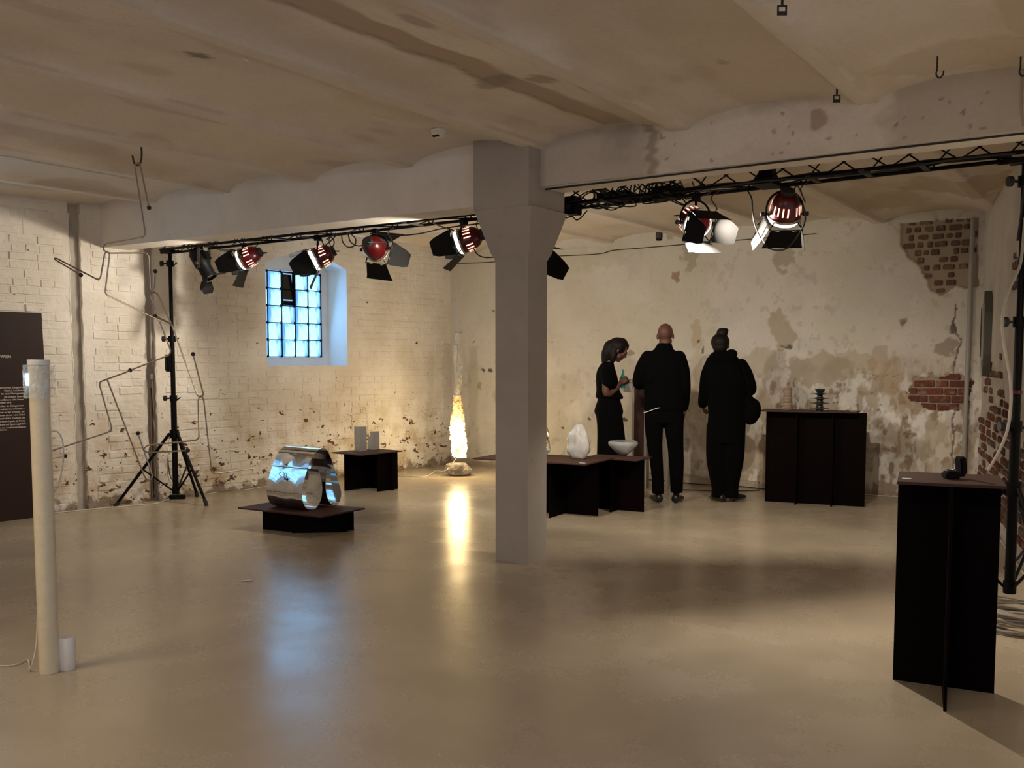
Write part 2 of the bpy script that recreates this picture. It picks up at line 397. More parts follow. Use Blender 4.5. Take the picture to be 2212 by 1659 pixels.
# front face of the right beam: smooth render on the first metre, then rough limewash with a ragged broken edge
bx_ = np.arange(.205, 3.6, .012); bz_ = np.arange(2.600, 2.99, .012); BX, BZ = np.meshgrid(bx_, bz_)
edge = 1.00+(fbm(BZ*14, BZ*0+2, 701)-.5)*.16+.03*np.sin((BZ-2.6)*9)
BC = np.ones(BX.shape+(3,))*np.array([.82, .77, .71])
BC = lerp3(BC, (.70, .64, .58), sstep(fbm(BX*3, BZ*5, 711), .48, .64)*.6)
BC = lerp3(BC, (.48, .42, .35), sstep(fbm(BX*4, BZ*9, 721), .56, .68)*.35*sstep(BZ, 2.82, 2.92))
BC = lerp3(BC, (.52, .47, .41), sstep(BX+(fbm(BX*5, BZ*8, 731)-.5)*.35, 2.42, 2.52)*.75)
BC = lerp3(BC, (.20, .15, .12), sstep(fbm(BX*22, BZ*22, 741), .79, .82)*.7)
d_ = np.sqrt(((BX-2.08)/.05)**2+((BZ-2.80)/.06)**2)+(fbm(BX*20, BZ*20, 745)-.5)*.8; BC = lerp3(BC, (.42, .33, .25), sstep(d_, 1.05, .85)*.8)
BC = lerp3(BC, (.36, .31, .24), sstep(BX, edge-.02, edge)*sstep(BX, edge+.075, edge+.03)*.85)
sm_ = sstep(BX, edge, edge-.015); BC = lerp3(BC, (.60, .55, .50), sm_)
BC = lerp3(BC, (.40, .36, .31), sm_*sstep(BX+(fbm(BX*6, BZ*6, 751)-.5)*.2, .62, .68)*sstep(fbm(BX*4, BZ*4, 761), .38, .55)*.7)
BY = -.064-.020*sm_+(fbm(BX*8, BZ*8, 771)-.5)*.008*(1-sm_)
top_ = vault(BX)+.012; BZc = np.minimum(BZ, top_)
grid_obj('beam_face', BX, BY, BZc, BC, M['wallb'], br)
col_ = empty('concrete_column', (0, 0, 0), 0, 'grey painted square column with a flared head under the ceiling beam', 'column')
SX, SY = .137, .122
mb = MB().span((-SX, -SY, 0), (SX, SY, 2.12)); mb.build('shaft', M['column'], col_)
mb = MB(); pf = [(SX, SY, 2.12), (.16, .145, 2.17), (.235, .235, 2.455)]
for (a, b, z), (a2, b2, z2) in zip(pf[:-1], pf[1:]):
    v = [(x*a, y*b, z) for x, y in ((-1, -1), (1, -1), (1, 1), (-1, 1))]+[(x*a2, y*b2, z2) for x, y in ((-1, -1), (1, -1), (1, 1), (-1, 1))]
    mb.add(v, [(0, 1, 5, 4), (1, 2, 6, 5), (2, 3, 7, 6), (3, 0, 4, 7)])
mb.build('flare', M['column'], col_)
hb = beam_part('head_block', -.245, .21, -.23, .235, 2.455, M['column'], col_)
tag(col_, kind='structure')
# long dark wire stapled under the right beam
mb = MB(); mb.tube([(.2, -.02, 2.592), (1.2, -.035, 2.588), (2.4, -.045, 2.59), (3.4, -.05, 2.588)], .006, 6)
tag(mb.build('ceiling_wire', M['cable']), 'thin black wire stapled along the underside of the right beam', 'cable')

# ------------------------------------------------------------------ left wall: painted brickwork with a window and two chases
wall_left = empty('wall_left', (0, 0, 0), kind='structure')
OPEN = [(1.91, 3.11), (6.25, 7.45)]; ZB, ZS, RISE = 1.365, 2.52, .14
CH = [(4.48, 4.60), (5.235, 5.355)]
def arch(t, o): a = (t-(o[0]+o[1])/2)/((o[1]-o[0])/2); return ZS+RISE*(1-a*a)
mb = MB(); cuts = sorted({-.05, 13.2, *[v for o in OPEN for v in o], *[v for c in CH for v in c]})
def wq(t0, t1, za, zb, zc, zd, off=0): mb.add([wl(t0, off, za), wl(t1, off, zb), wl(t1, off, zc), wl(t0, off, zd)], [(0, 1, 2, 3)])
mbc = MB()
for a, b in zip(cuts[:-1], cuts[1:]):
    m = (a+b)/2; o = next((o for o in OPEN if o[0] <= m <= o[1]), None); c = next((c for c in CH if c[0] <= m <= c[1]), None)
    if o:
        wq(a, b, 0, 0, ZB, ZB)
        for p, q in zip(np.linspace(a, b, 13)[:-1], np.linspace(a, b, 13)[1:]): wq(p, q, arch(p, o), arch(q, o), 3.05, 3.05)
    elif c:
        mbc.add([wl(a, -.05, 0), wl(b, -.05, 0), wl(b, -.05, 3.05), wl(a, -.05, 3.05)], [(0, 1, 2, 3)])
        for t in (a, b): mb.add([wl(t, 0, 0), wl(t, -.05, 0), wl(t, -.05, 3.05), wl(t, 0, 3.05)], [(0, 1, 2, 3)])
    else: wq(a, b, 0, 0, 3.05, 3.05)
mb.build('joint_bed', M['brickwall'], wall_left); mbc.build('chase', simple('chase_mortar', (.46, .42, .36), .9, 0, .25, 9, .6, .01), wall_left)
mb = MB()
for o in OPEN:
    DP = .36; a, b = o; ts = np.linspace(a, b, 13); sp = .02
    prof = [(a, ZB), (b, ZB)]+[(t, arch(t, o)) for t in ts[::-1]]
    for i in range(len(prof)):
        (t0, z0), (t1, z1) = prof[i], prof[(i+1) % len(prof)]
        mb.add([wl(t0, 0, z0), wl(t1, 0, z1), wl(t1, -DP, z1), wl(t0, -DP, z0)], [(0, 1, 2, 3)])
    # back surround around the glass
    g0, g1, gz0, gz1 = a+.095, a+.095+1.015, 1.465, 2.485
    for (t0, t1, z0, z1) in ((a, b, ZB, gz0), (a, g0, gz0, 2.7), (g1, b, gz0, 2.7), (g0, g1, gz1, 2.7)): mb.add([wl(t0, -DP, z0), wl(t1, -DP, z0), wl(t1, -DP, z1), wl(t0, -DP, z1)], [(0, 1, 2, 3)])
mb.build('reveal', M['reveal'], wall_left)
CO = .0775
vari = []
for k in range(10):
    L, Hh = (.242 if k < 7 else .115), .0665; th = random.uniform(.003, .013); v = []
    for d, ins in ((-.004, 0), (th, .005)):
        for x, z in ((-1, -1), (1, -1), (1, 1), (-1, 1)):
            v.append((x*(L/2-ins)+random.uniform(-.002, .002), d+(random.uniform(-.0028, .0028) if ins else 0), z*(Hh/2-ins)+random.uniform(-.002, .002)))
    m_ = MB().add(v, [(4, 5, 6, 7), (0, 1, 5, 4), (1, 2, 6, 5), (2, 3, 7, 6), (3, 0, 4, 7)])
    me = bpy.data.meshes.new('brick'); me.from_pydata(m_.v, [], m_.f); me.materials.append(M['brickwall']); vari.append((me, L, v))
ang = math.atan2(WD[1], WD[0])
cand = []
for r in range(37):
    z = r*CO+CO/2; t = -.03+(0 if r % 2 else -.125)
    header = (r % 4 == 3)
    while t < 6.6:
        k = random.randrange(7, 10) if header or random.random() < .12 else random.randrange(7)
        L = vari[k][1]; tc = t+L/2; t += L+.011
        if any(c0-.02-L/2 < tc < c1+.02+L/2 for c0, c1 in CH): continue
        if any(o[0]-L/2-.0 < tc < o[1]+L/2 and ZB-.03 < z < arch(min(max(tc, o[0]), o[1]), o)+.05 for o in OPEN): continue
        if tc < .05 or random.random() < .015: continue
        cand.append((tc, z, k))
rotz = ang
inview = [c for c in cand if c[0] < 6.05]
order = sorted(inview, key=lambda c: (c[0] < 3.95, random.random() if 0 else -c[0]))
single = order[:300]; ss = set(single)
Mb = Matrix.Rotation(ang, 4, 'Z')
for (tc, z, k) in single:
    o = bpy.data.objects.new('brick', vari[k][0]); COL.objects.link(o); o.parent = wall_left
    p = wl(tc, 0, z+random.uniform(-.003, .003)); o.location = p; o.rotation_euler = (0, 0, ang+R(random.uniform(-1.3, 1.3))) 
    o.rotation_euler[1] = R(random.uniform(-1.3, 1.3))
mb = MB()
for (tc, z, k) in cand:
    if (tc, z, k) in ss: continue
    p = wl(tc, 0, z); Q = Matrix.Rotation(ang+R(random.uniform(-1.3, 1.3)), 3, 'Z')@Matrix.Rotation(R(random.uniform(-1.3, 1.3)), 3, 'Y')
    mb.add([p+Q@Vector(v) for v in vari[k][2]], [(4, 5, 6, 7), (0, 1, 5, 4), (1, 2, 6, 5), (2, 3, 7, 6), (3, 0, 4, 7)])
me = bpy.data.meshes.new('brickwork'); me.from_pydata([tuple(v) for v in mb.v], [], mb.f); me.materials.append(M['brickwall'])
o = bpy.data.objects.new('brickwork', me); COL.objects.link(o); o.parent = wall_left; o['kind'] = 'stuff'
# ragged mortar lips along the two chases
for ci, (c0, c1) in enumerate(CH):
    for side, tt in ((-1, c0), (1, c1)):
        mb = MB(); pts = [wl(tt-side*.004+random.uniform(-.009, .009), -.006, z) for z in np.arange(0, 2.86, .07)]
        mb.tube(pts, [random.uniform(.004, .012) for _ in pts], 6); mb.build('mortar_lip', M['brickwall'], wall_left, True)
# glass blocks
bm_ = MB(); bm_.box((0, 0, 0), (.19, .07, .19), bev=.012); gme = bm_.mesh('glass_block', M['gblock'], True)
for wi, o in enumerate(OPEN):
    wnd = empty('window_%d' % (wi+1), (0, 0, 0), kind='structure')
    g0 = o[0]+.095; fr = MB()
    for i in range(6): fr.box(wl(g0+.0075+i*.2, -.375, 1.975), (.008, .05, 1.02), Matrix.Rotation(ang, 3, 'Z'))
    for j in range(6): fr.box(wl(g0+.5075, -.375, 1.473+j*.2), (1.02, .05, .008), Matrix.Rotation(ang, 3, 'Z'))
    fr.build('steel_grid', M['blackmatte'], wnd)
    for i in range(5):
        for j in range(5):
            if wi == 0 and i == 2 and j >= 3: continue
            b = bpy.data.objects.new('glass_block', gme); COL.objects.link(b); b.parent = wnd
            b.location = wl(g0+.1075+i*.2, -.385, 1.573+j*.2); b.rotation_euler = (0, 0, ang+(math.pi if random.random() < .3 else 0))
    if wi == 0:
        n = NT('dark_tilted_pane'); n.fin((.01, .01, .012), .12, 0, n.bump(n.noise(6, 2), .3, .02))
        v = MB().box(wl(g0+.5075, -.39, 2.30), (.175, .012, .30), Matrix.Rotation(ang, 3, 'Z')@Matrix.Rotation(R(7), 3, 'X')); v.build('vent_pane', n.m, wnd)
        v = MB(); Q = Matrix.Rotation(ang, 3, 'Z')
        for dt in (-.094, .094): v.box(wl(g0+.5075+dt, -.365, 2.27), (.014, .05, .4), Q)
        for z in (2.074, 2.47): v.box(wl(g0+.5075, -.365, z), (.2, .05, .014), Q)
        v.box(wl(g0+.5075, -.378, 2.11), (.17, .01, .05), Q)
        v.build('vent_frame', M['blackmatte'], wnd)
# ------------------------------------------------------------------ back wall: stained plaster with fallen patches
YB = 4.87
xs = np.arange(-4.45, 2.36, .0125); zs = np.arange(0, 3.03, .0125); GX, GZ = np.meshgrid(xs, zs)
u, v = GX, GZ
C_ = np.ones(GX.shape+(3,))*np.array([.66, .62, .56])
low = sstep(v, 1.62, .95)
right = sstep(u, -1.8, .6)
C_ = lerp3(C_, (.60, .575, .48), sstep(fbm(u*1.1, v*1.1, 101), .42, .62)*.8)
C_ = lerp3(C_, (.56, .55, .50), sstep(fbm(u*2.5, v*2.5, 111), .5, .66)*.5)
C_ = lerp3(C_, (.74, .71, .66), sstep(fbm(u*4, v*2.2, 121), .50, .64)*.75*low*(.35+.65*right))
C_ = lerp3(C_, (.42, .35, .26), sstep(fbm(u*3.3, v*3.3, 131), .52, .60)*.80*low*(.18+.82*right))
C_ = lerp3(C_, (.34, .24, .14), sstep(fbm(u*4.6, v*4.1, 141), .56, .63)*.8*low*(.10+.90*right))
C_ = lerp3(C_, (.47, .40, .32), sstep(fbm(u*12, v*2.4, 151), .60, .70)*.7*low*right)
C_ = lerp3(C_, (.20, .14, .09), sstep(fbm(u*14, v*12, 161), .66, .70)*.85*(.25+.75*low)*(.3+.7*right))
C_ = lerp3(C_, (.84, .81, .77), sstep(fbm(u*11, v*6, 165), .54, .62)*.85*low*right)
C_ = lerp3(C_, (.30, .20, .12), sstep(fbm(u*26, v*9, 171), .65, .71)*.7*low*right)
dep = (fbm(u*2, v*2, 181)-.5)*.018+(fbm(u*9, v*9, 191)-.5)*.006
UW = u+(fbm(u*7, v*7, 601)-.5)*.16+(fbm(u*2.5, v*2.5, 602)-.5)*.2; VW = v+(fbm(u*7, v*7, 603)-.5)*.16+(fbm(u*2.5, v*2.5, 604)-.5)*.2
def wb(px, py): p = aty(px, py, YB); return p.x, p.z
def blob(px, py, rx, ry, col, al, sd=0, d=0, sharp=.16, amp=1.1, fr=13):
    global C_, dep
    x, z = wb(px, py); q = np.sqrt(((UW-x)/rx)**2+((VW-z)/ry)**2)+(fbm(u*fr, v*fr, sd)-.5)*amp
    m = sstep(q, 1.05, 1.05-sharp); C_ = lerp3(C_, col, m*al); dep = dep-m*d
def poly_mask(pts, sd, amp=.05):
    P = [wb(*p) for p in pts]; uu = u+(fbm(u*10, v*10, sd)-.5)*amp; vv = v+(fbm(u*10, v*10, sd+9)-.5)*amp; ins = np.zeros(u.shape, bool)
    for (x0, y0), (x1, y1) in zip(P, P[1:]+P[:1]):
        if y0 == y1: continue
        ins ^= ((y0 > vv) != (y1 > vv)) & (uu < (x1-x0)*(vv-y0)/(y1-y0)+x0)
    return ins.astype(float)
for a in [(1492, 555, .07, .20, (.40, .36, .27), .85, 201, .006), (1693, 560, .10, .16, (.40, .36, .27), .85, 202, .006), (1466, 600, .02, .06, (.30, .16, .09), .8, 203, .004),
          (1500, 730, .10, .16, (.47, .37, .25), .7, 204, .004), (1507, 850, .10, .6, (.50, .42, .32), .5, 205, 0), (1688, 712, .10, .22, (.42, .36, .26), .85, 206, .003),
          (1760, 790, .34, .16, (.44, .38, .29), .85, 207, .003), (1840, 790, .26, .12, (.44, .36, .24), .6, 208, .003), (1905, 790, .12, .20, (.40, .28, .16), .5, 209, .004),
          (1940, 835, .12, .28, (.42, .29, .16), .5, 210, .004), (1780, 905, .12, .1, (.44, .38, .29), .7, 211, 0), (1950, 700, .03, .03, (.08, .06, .05), .9, 212, .006),
          (2050, 745, .12, .10, (.26, .18, .13), .7, 213, .006), (2060, 700, .03, .05, (.1, .07, .05), .9, 214, .006), (1930, 1050, .13, .10, (.33, .24, .16), .85, 215, .003),
          (1650, 880, .09, .20, (.44, .36, .25), .7, 216, 0), (1640, 790, .20, .14, (.46, .40, .30), .7, 217, 0), (1535, 960, .10, .30, (.52, .44, .34), .7, 218, 0),
          (1620, 980, .16, .24, (.48, .38, .28), .7, 219, 0), (2020, 950, .2, .25, (.52, .44, .30), .4, 220, 0), (1900, 640, .5, .3, (.58, .56, .50), .6, 221, 0),
          (1060, 795, .03, .03, (.07, .05, .04), .95, 222, .006), (1032, 825, .05, .06, (.36, .28, .14), .8, 223, .003), (1040, 797, .045, .018, (.06, .04, .03), .95, 224, .006),
          (1061, 670, .03, .022, (.10, .07, .05), .95, 225, .004), (1030, 735, .05, .008, (.08, .06, .04), .95, 226, .003), (1212, 925, .02, .02, (.03, .02, .02), 1, 227, .006),
          (1192, 750, .014, .018, (.06, .04, .03), 1, 228, .004), (1360, 765, .05, .03, (.25, .20, .14), .8, 229, .003), (1292, 715, .014, .014, (.08, .06, .04), 1, 230, .003),
          (1276, 910, .02, .02, (.06, .04, .03), 1, 231, .004), (1350, 910, .05, .035, (.05, .035, .025), .95, 232, .006), (1240, 560, .9, .14, (.56, .53, .42), .6, 233, 0),
          (1825, 905, .02, .10, (.30, .22, .16), .5, 234, 0), (1727, 820, .010, .07, (.34, .10, .05), .9, 235, .003), (1520, 765, .016, .03, (.05, .04, .03), .9, 236, .004),
          (1505, 745, .03, .02, (.06, .04, .03), .9, 237, .004), (1920, 812, .18, .006, (.32, .16, .10), .8, 238, .002), (1690, 740, .05, .02, (.05, .04, .04), .9, 239, .005)]: blob(*a)
p1 = poly_mask([(1945, 483), (2112, 470), (2112, 618), (2060, 622), (2035, 640), (2008, 628), (1998, 590), (1965, 560), (1948, 530)], 301)
p2 = poly_mask([(1968, 815), (2096, 812), (2092, 888), (2030, 890), (1990, 884), (1966, 860)], 311, .13)
C_ = lerp3(C_, (.36, .29, .21), p1); dep = dep-.030*p1
C_ = lerp3(C_, (.34, .27, .20), p2); dep = dep-.022*p2
for px, py in [(1720, 895), (1727, 820), (1600, 990)]: pass
crack = np.abs(u-(2.02+(fbm(v*5, v*0+1, 321)-.5)*.14))
cm = (crack < .009)*(v < 2.0)*(v > .35)*(1-p2); C_ = lerp3(C_, (.10, .07, .05), cm*.9); dep = dep-.006*cm
skirt = sstep(v+(fbm(u*6, v*6, 331)-.5)*.10, .10, .06)*sstep(u, -.2, -.9); C_ = lerp3(C_, (.34, .28, .20), skirt*.8); dep = dep-.008*skirt
skirt = sstep(v+(fbm(u*6, v*6, 341)-.5)*.12, .06, .02); C_ = lerp3(C_, (.25, .18, .12), skirt*.6)
wb_o = empty('wall_back', (0, 0, 0), kind='structure')
grid_obj('plaster', GX, YB-dep, GZ, C_, M['wallb'], wb_o)
for nm, pm, col in (('low', p2, 'brick'), ('high', p1, 'brick_dull')):
    iz, ix = np.where(pm > .5); x0, x1, z0, z1 = xs[ix.min()], xs[ix.max()], zs[iz.min()], zs[iz.max()]
    r = 0; z = z0+.01
    while z < z1:
        x = x0-random.uniform(0, .12)
        while x < x1:
            L = random.choice((.055, .07, .09, .12) if nm == 'high' else (.115, .20, .235)); xc = x+L/2; x += L+(random.uniform(.012, .035) if nm == 'high' else .012)
            i = int((z+.033-zs[0])/.0125); okc = sum(pm[min(max(i+dz, 0), pm.shape[0]-1), min(max(int((xc+k*L*.4-xs[0])/.0125), 0), pm.shape[1]-1)] for k in (-1, 0, 1) for dz in (-2, 0, 2))
            if okc < 5 or (nm == 'high' and random.random() < .16): continue
            b = MB(); hh = .066 if nm == 'low' else random.uniform(.045, .064); dd = random.uniform(.010, .022)
            b.box((0, 0, 0), (L*random.uniform(.86, 1) if nm == 'high' else L, .05, hh), Euler((R(random.uniform(-2, 2)), R(random.uniform(-2, 2)), R(random.uniform(-2, 2)))), .007)
            sl = b.build('brick', M[col], wb_o, False, (xc, YB+(.030 if nm == 'high' else .022)+.025-dd, z+.033))
        z += .078
# kerb of broken render at the foot of the wall
mb = MB(); n_ = 26; pr = []
for k in range(n_): pr.append((-2.1+k*.085, random.uniform(.055, .075), random.uniform(.05, .11)))
for (xa, ha, da), (xb, hb_, db) in zip(pr[:-1], pr[1:]):
    mb.add([(xa, YB, 0), (xb, YB, 0), (xb, YB-db, 0), (xa, YB-da, 0), (xa, YB, ha), (xb, YB, hb_), (xb, YB-db*.8, hb_), (xa, YB-da*.8, ha)], [(4, 5, 6, 7), (3, 2, 6, 7)])
mb.build('kerb', M['mortar'], wb_o, True)
# ------------------------------------------------------------------ right wall: half fallen plaster over brick
RC = np.array([2.245, 4.87]); RE = np.array([3.06, 1.50]); rd = (RE-RC)/np.linalg.norm(RE-RC); rn = np.array([rd[1], -rd[0]])*1.0
if rn.dot(np.array([-1, 0])) < 0: rn = -rn
def wr(t, off=0, z=0): p = RC+rd*t+rn*off; return Vector((p[0], p[1], z))
ts = np.arange(0, 8.0, .0145); zs2 = np.arange(0, 3.06, .0145); T, V_ = np.meshgrid(ts, zs2)
C2 = np.ones(T.shape+(3,))*np.array([.70, .67, .61])
C2 = lerp3(C2, (.56, .52, .46), sstep(fbm(T*1.3, V_*1.3, 401), .42, .62)*.7)
C2 = lerp3(C2, (.46, .37, .27), sstep(fbm(T*6, V_*3, 411), .52, .62)*.7*sstep(V_, 1.6, 1.0))
C2 = lerp3(C2, (.20, .13, .09), sstep(fbm(T*14, V_*9, 421), .68, .73)*.8*sstep(V_, 1.7, 1.1))
lim = 1.22+.25*np.sin(T*1.7)+.3*(fbm(T*3, T*0, 431)-.5)
bm2 = ((V_+(fbm(T*6, V_*6, 441)-.5)*.5 < lim) & (V_ > .12)).astype(float)
bm2 = np.maximum(bm2, ((np.abs(V_-2.07+(fbm(T*6, V_*6, 451)-.5)*.15) < .13) & (np.abs(T-2.45) < .35)).astype(float))
dep2 = (fbm(T*2, V_*2, 461)-.5)*.02+(fbm(T*11, V_*11, 471)-.5)*.008-.016*bm2
C2 = lerp3(C2, (.56, .50, .42), bm2*.8); C2 = lerp3(C2, (.66, .63, .58), bm2*sstep(fbm(T*8, V_*8, 481), .48, .58)*.8)
wr_o = empty('wall_right', (0, 0, 0), kind='structure')
grid_obj('plaster', RC[0]+rd[0]*T+rn[0]*dep2, RC[1]+rd[1]*T+rn[1]*dep2, V_, C2, M['wallb'], wr_o)
ra = math.atan2(rd[1], rd[0]); cnt = 0; z = .12; row = 0
rvar = []
for k in range(8):
    b = MB().box((0, 0, 0), (.21 if k < 4 else .112, .03, random.uniform(.052, .064)), Euler((R(random.uniform(-3, 3)), 0, R(random.uniform(-2, 2)))), .008); rvar.append((b.mesh('brick', M['brick' if k % 2 else 'brick_dull']), .22 if k < 4 else .12))
rows = []
while z < 2.2:
    t = .05-random.uniform(0, .1)
    while t < 3.5:
        k = random.randrange(8); L = rvar[k][1]; tc = t+L/2; t += L+.006
        i, j = int((z+.03)/.0145), int(tc/.0145)
        if j < 0 or bm2[min(i, bm2.shape[0]-1), j] < .5 or random.random() < (.45 if tc < 1.9 else .22): continue
        rows.append((tc, z, k))
    z += .077
rows.sort(key=lambda q: -q[0])
for tc, z, k in rows[:290]:
    o = bpy.data.objects.new('brick', rvar[k][0]); COL.objects.link(o); o.parent = wr_o; o.location = wr(tc, -.0125+random.uniform(-.004, .004), z+.03); o.rotation_euler = (0, R(random.uniform(-2, 2)), ra)
# walls behind the camera close the hall
cl = MB().span((-6.6, -9.4, 0), (5.6, -9.3, 3.05)).build('wall_rear', M['beam']); tag(cl, kind='structure')
# ------------------------------------------------------------------ conduit and drain pipe in the far right corner
mb = MB(); mb.tube([(2.13, YB-.05, .0), (2.135, YB-.05, 1.4), (2.14, YB-.05, 2.83)], .022, 12)
tag(mb.build('conduit', simple('grey_pipe', (.36, .34, .32), .5), smooth=True), 'grey vertical conduit pipe in the far right corner of the room', 'pipe')
p0 = wr(1.0, .05)
# ------------------------------------------------------------------ putting world-space shapes under a parent
def world_of(o):
    Mx = Matrix.Identity(4)
    while o is not None:
        Mx = (Matrix.Translation(o.location)@o.rotation_euler.to_matrix().to_4x4())@Mx; o = o.parent
    return Mx
def put(mb, name, mat, parent, smooth=False, label=None):
    I = world_of(parent).inverted(); mb.v = [tuple(I@Vector(v)) for v in mb.v]
    o = mb.build(name, mat, parent, smooth)
    if label: o['label'] = label
    return o
EX = Vector((_ex[0], _ex[1], 0)); FW = Vector((_fw[0], _fw[1], 0)); UP = Vector((0, 0, 1))
# ------------------------------------------------------------------ truss
def tz(x): return 2.548+.0075*x
truss = empty('lighting_truss', (-.7, .46, 2.55), 0, 'long black triangular lighting truss behind the ceiling beam', 'truss')
TX0, TX1 = -4.5, 3.14
for y, dz in ((.35, 0), (.57, 0), (.46, .135)):
    put(MB().tube([(TX0, y, tz(TX0)+dz), (TX1, y, tz(TX1)+dz)], .0125, 8), 'chord', M['black'], truss, True)
N_ = 20; P_ = (TX1-TX0)/N_
for i in range(N_):
    a, m, b = TX0+i*P_, TX0+(i+.5)*P_, TX0+(i+1)*P_
    f = MB().tube([(a+.01, .35, tz(a)), (m, .455, tz(m)+.135)], .0052, 5); f.tube([(m, .455, tz(m)+.135), (b-.0, .35, tz(b))], .0052, 5)
    put(f, 'brace', M['black'], truss)
    f = MB().tube([(a+.02, .46, tz(a)+.135), (m, .57, tz(m))], .0052, 5); f.tube([(m, .57, tz(m)), (b-.02, .46, tz(b)+.135)], .0052, 5)
    put(f, 'brace', M['black'], truss)
    f = MB().tube([(a, .35, tz(a)), (b, .57, tz(b))] if i % 2 else [(a, .57, tz(a)), (b, .35, tz(b))], .0052, 5)
    put(f, 'brace', M['black'], truss)
for x in (-2.9, -1.35, .45, .95, 1.9, 2.22, 2.55):
    put(MB().box((x, .46, tz(x)-.004), (.035, .25, .012)), 'cross_plate', M['hook'], truss)
# spigot hanging the truss from the beam
hg = empty('truss_hanger', (1.60, .46, 2.55), 0, 'black hanger bracket holding the truss under the ceiling', 'bracket')
mb = MB().span((1.555, .42, 2.60), (1.645, .50, 2.86)); mb.add([(1.535, .38, 2.57), (1.665, .38, 2.57), (1.665, .54, 2.57), (1.535, .54, 2.57), (1.56, .42, 2.64), (1.64, .42, 2.64), (1.64, .5, 2.64), (1.56, .5, 2.64)], [(0, 1, 5, 4), (1, 2, 6, 5), (2, 3, 7, 6), (3, 0, 4, 7), (0, 3, 2, 1)])
put(mb, 'post', M['blackmatte'], hg); put(MB().span((1.53, .34, 2.545), (1.67, .58, 2.572)), 'clamp_plate', M['blackmatte'], hg)
# ------------------------------------------------------------------ stands
def stand(px, py, feet, label, ztop, cz, facing):
    t = empty('wind_up_stand', (px, py, 0), 0, label, 'tripod stand', None)
    c = Vector((px, py, 0)); s = Vector((math.cos(facing), math.sin(facing), 0))
    put(MB().tube([c+UP*.10, c+UP*1.06], .029, 14), 'pole', M['black'], t, True)
    put(MB().tube([c+UP*1.04, c+UP*1.66], .0235, 14), 'pole', M['black'], t, True)
    put(MB().tube([c+UP*1.64, c+UP*(ztop-.02)], .0185, 14), 'pole', M['black'], t, True)
    for z in (1.05, 1.64, ztop-.12):
        k = put(MB().tube([c+UP*(z-.03), c+UP*(z+.03)], .036, 14), 'collar', M['black'], t, True)
        put(MB().tube([c-s*.03+UP*z, c-s*.065+UP*z, c-s*.07+UP*z, c-s*.095+UP*z], [.008, .008, .028, .028], 12), 'knob', M['rubber'], k, True)
        put(MB().tube([c+s*.03+UP*(z-.02), c+s*.07+UP*(z+.01)], .006, 6), 'lever', M['black'], k)
    top = MB().box(c+UP*(ztop-.005), (.16, .10, .03)); top.tube([c+UP*(ztop-.005)-Vector((.14, 0, 0)), c+UP*(ztop-.005)+Vector((.14, 0, 0))], .012, 8)
    put(top, 'tee_bar', M['black'], t)
    put(MB().tube([c+UP*(cz-.045), c+UP*(cz+.035)], .046, 14), 'leg_collar', M['black'], t, True)
    put(MB().tube([c+UP*.09, c+UP*.16], .036, 14), 'brace_collar', M['black'], t, True)
    for f in feet:
        f = Vector((*f, .012)); d = (Vector((f.x, f.y, 0))-c).normalized(); a = c+d*.045+UP*cz
        l = put(MB().tube([a, f], [.0155, .0145], 8), 'leg', M['black'], t, True)
        put(MB().tube([f+(a-f).normalized()*.05, f-UP*.010], [.019, .021], 8), 'rubber_foot', M['rubber'], l, True)
        put(MB().tube([c+d*.03+UP*.125, a.lerp(f, .50)], .009, 6), 'brace', M['black'], t)
    return t
sl = stand(-4.42, .40, [(-4.66, -.12), (-4.0, .44), (-4.60, .80)], 'black tripod stand by the painted brick wall, carrying the far end of the truss', 2.50, .70, HEAD)
put(MB().box((-4.43, .355, 1.40), (.055, .05, .17), bev=.01), 'winch_box', M['black'], sl)
sr = stand(3.09, .42, [(3.42, .05), (2.62, .30), (3.22, .95)], 'black tripod stand at the right edge, carrying the near end of the truss', 2.54, .70, HEAD)
put(MB().tube([(3.09, .42, 1.235), (3.09, .42, 1.255)], .031, 12), 'tape_band', M['red'], sr, True, 'red tape band')
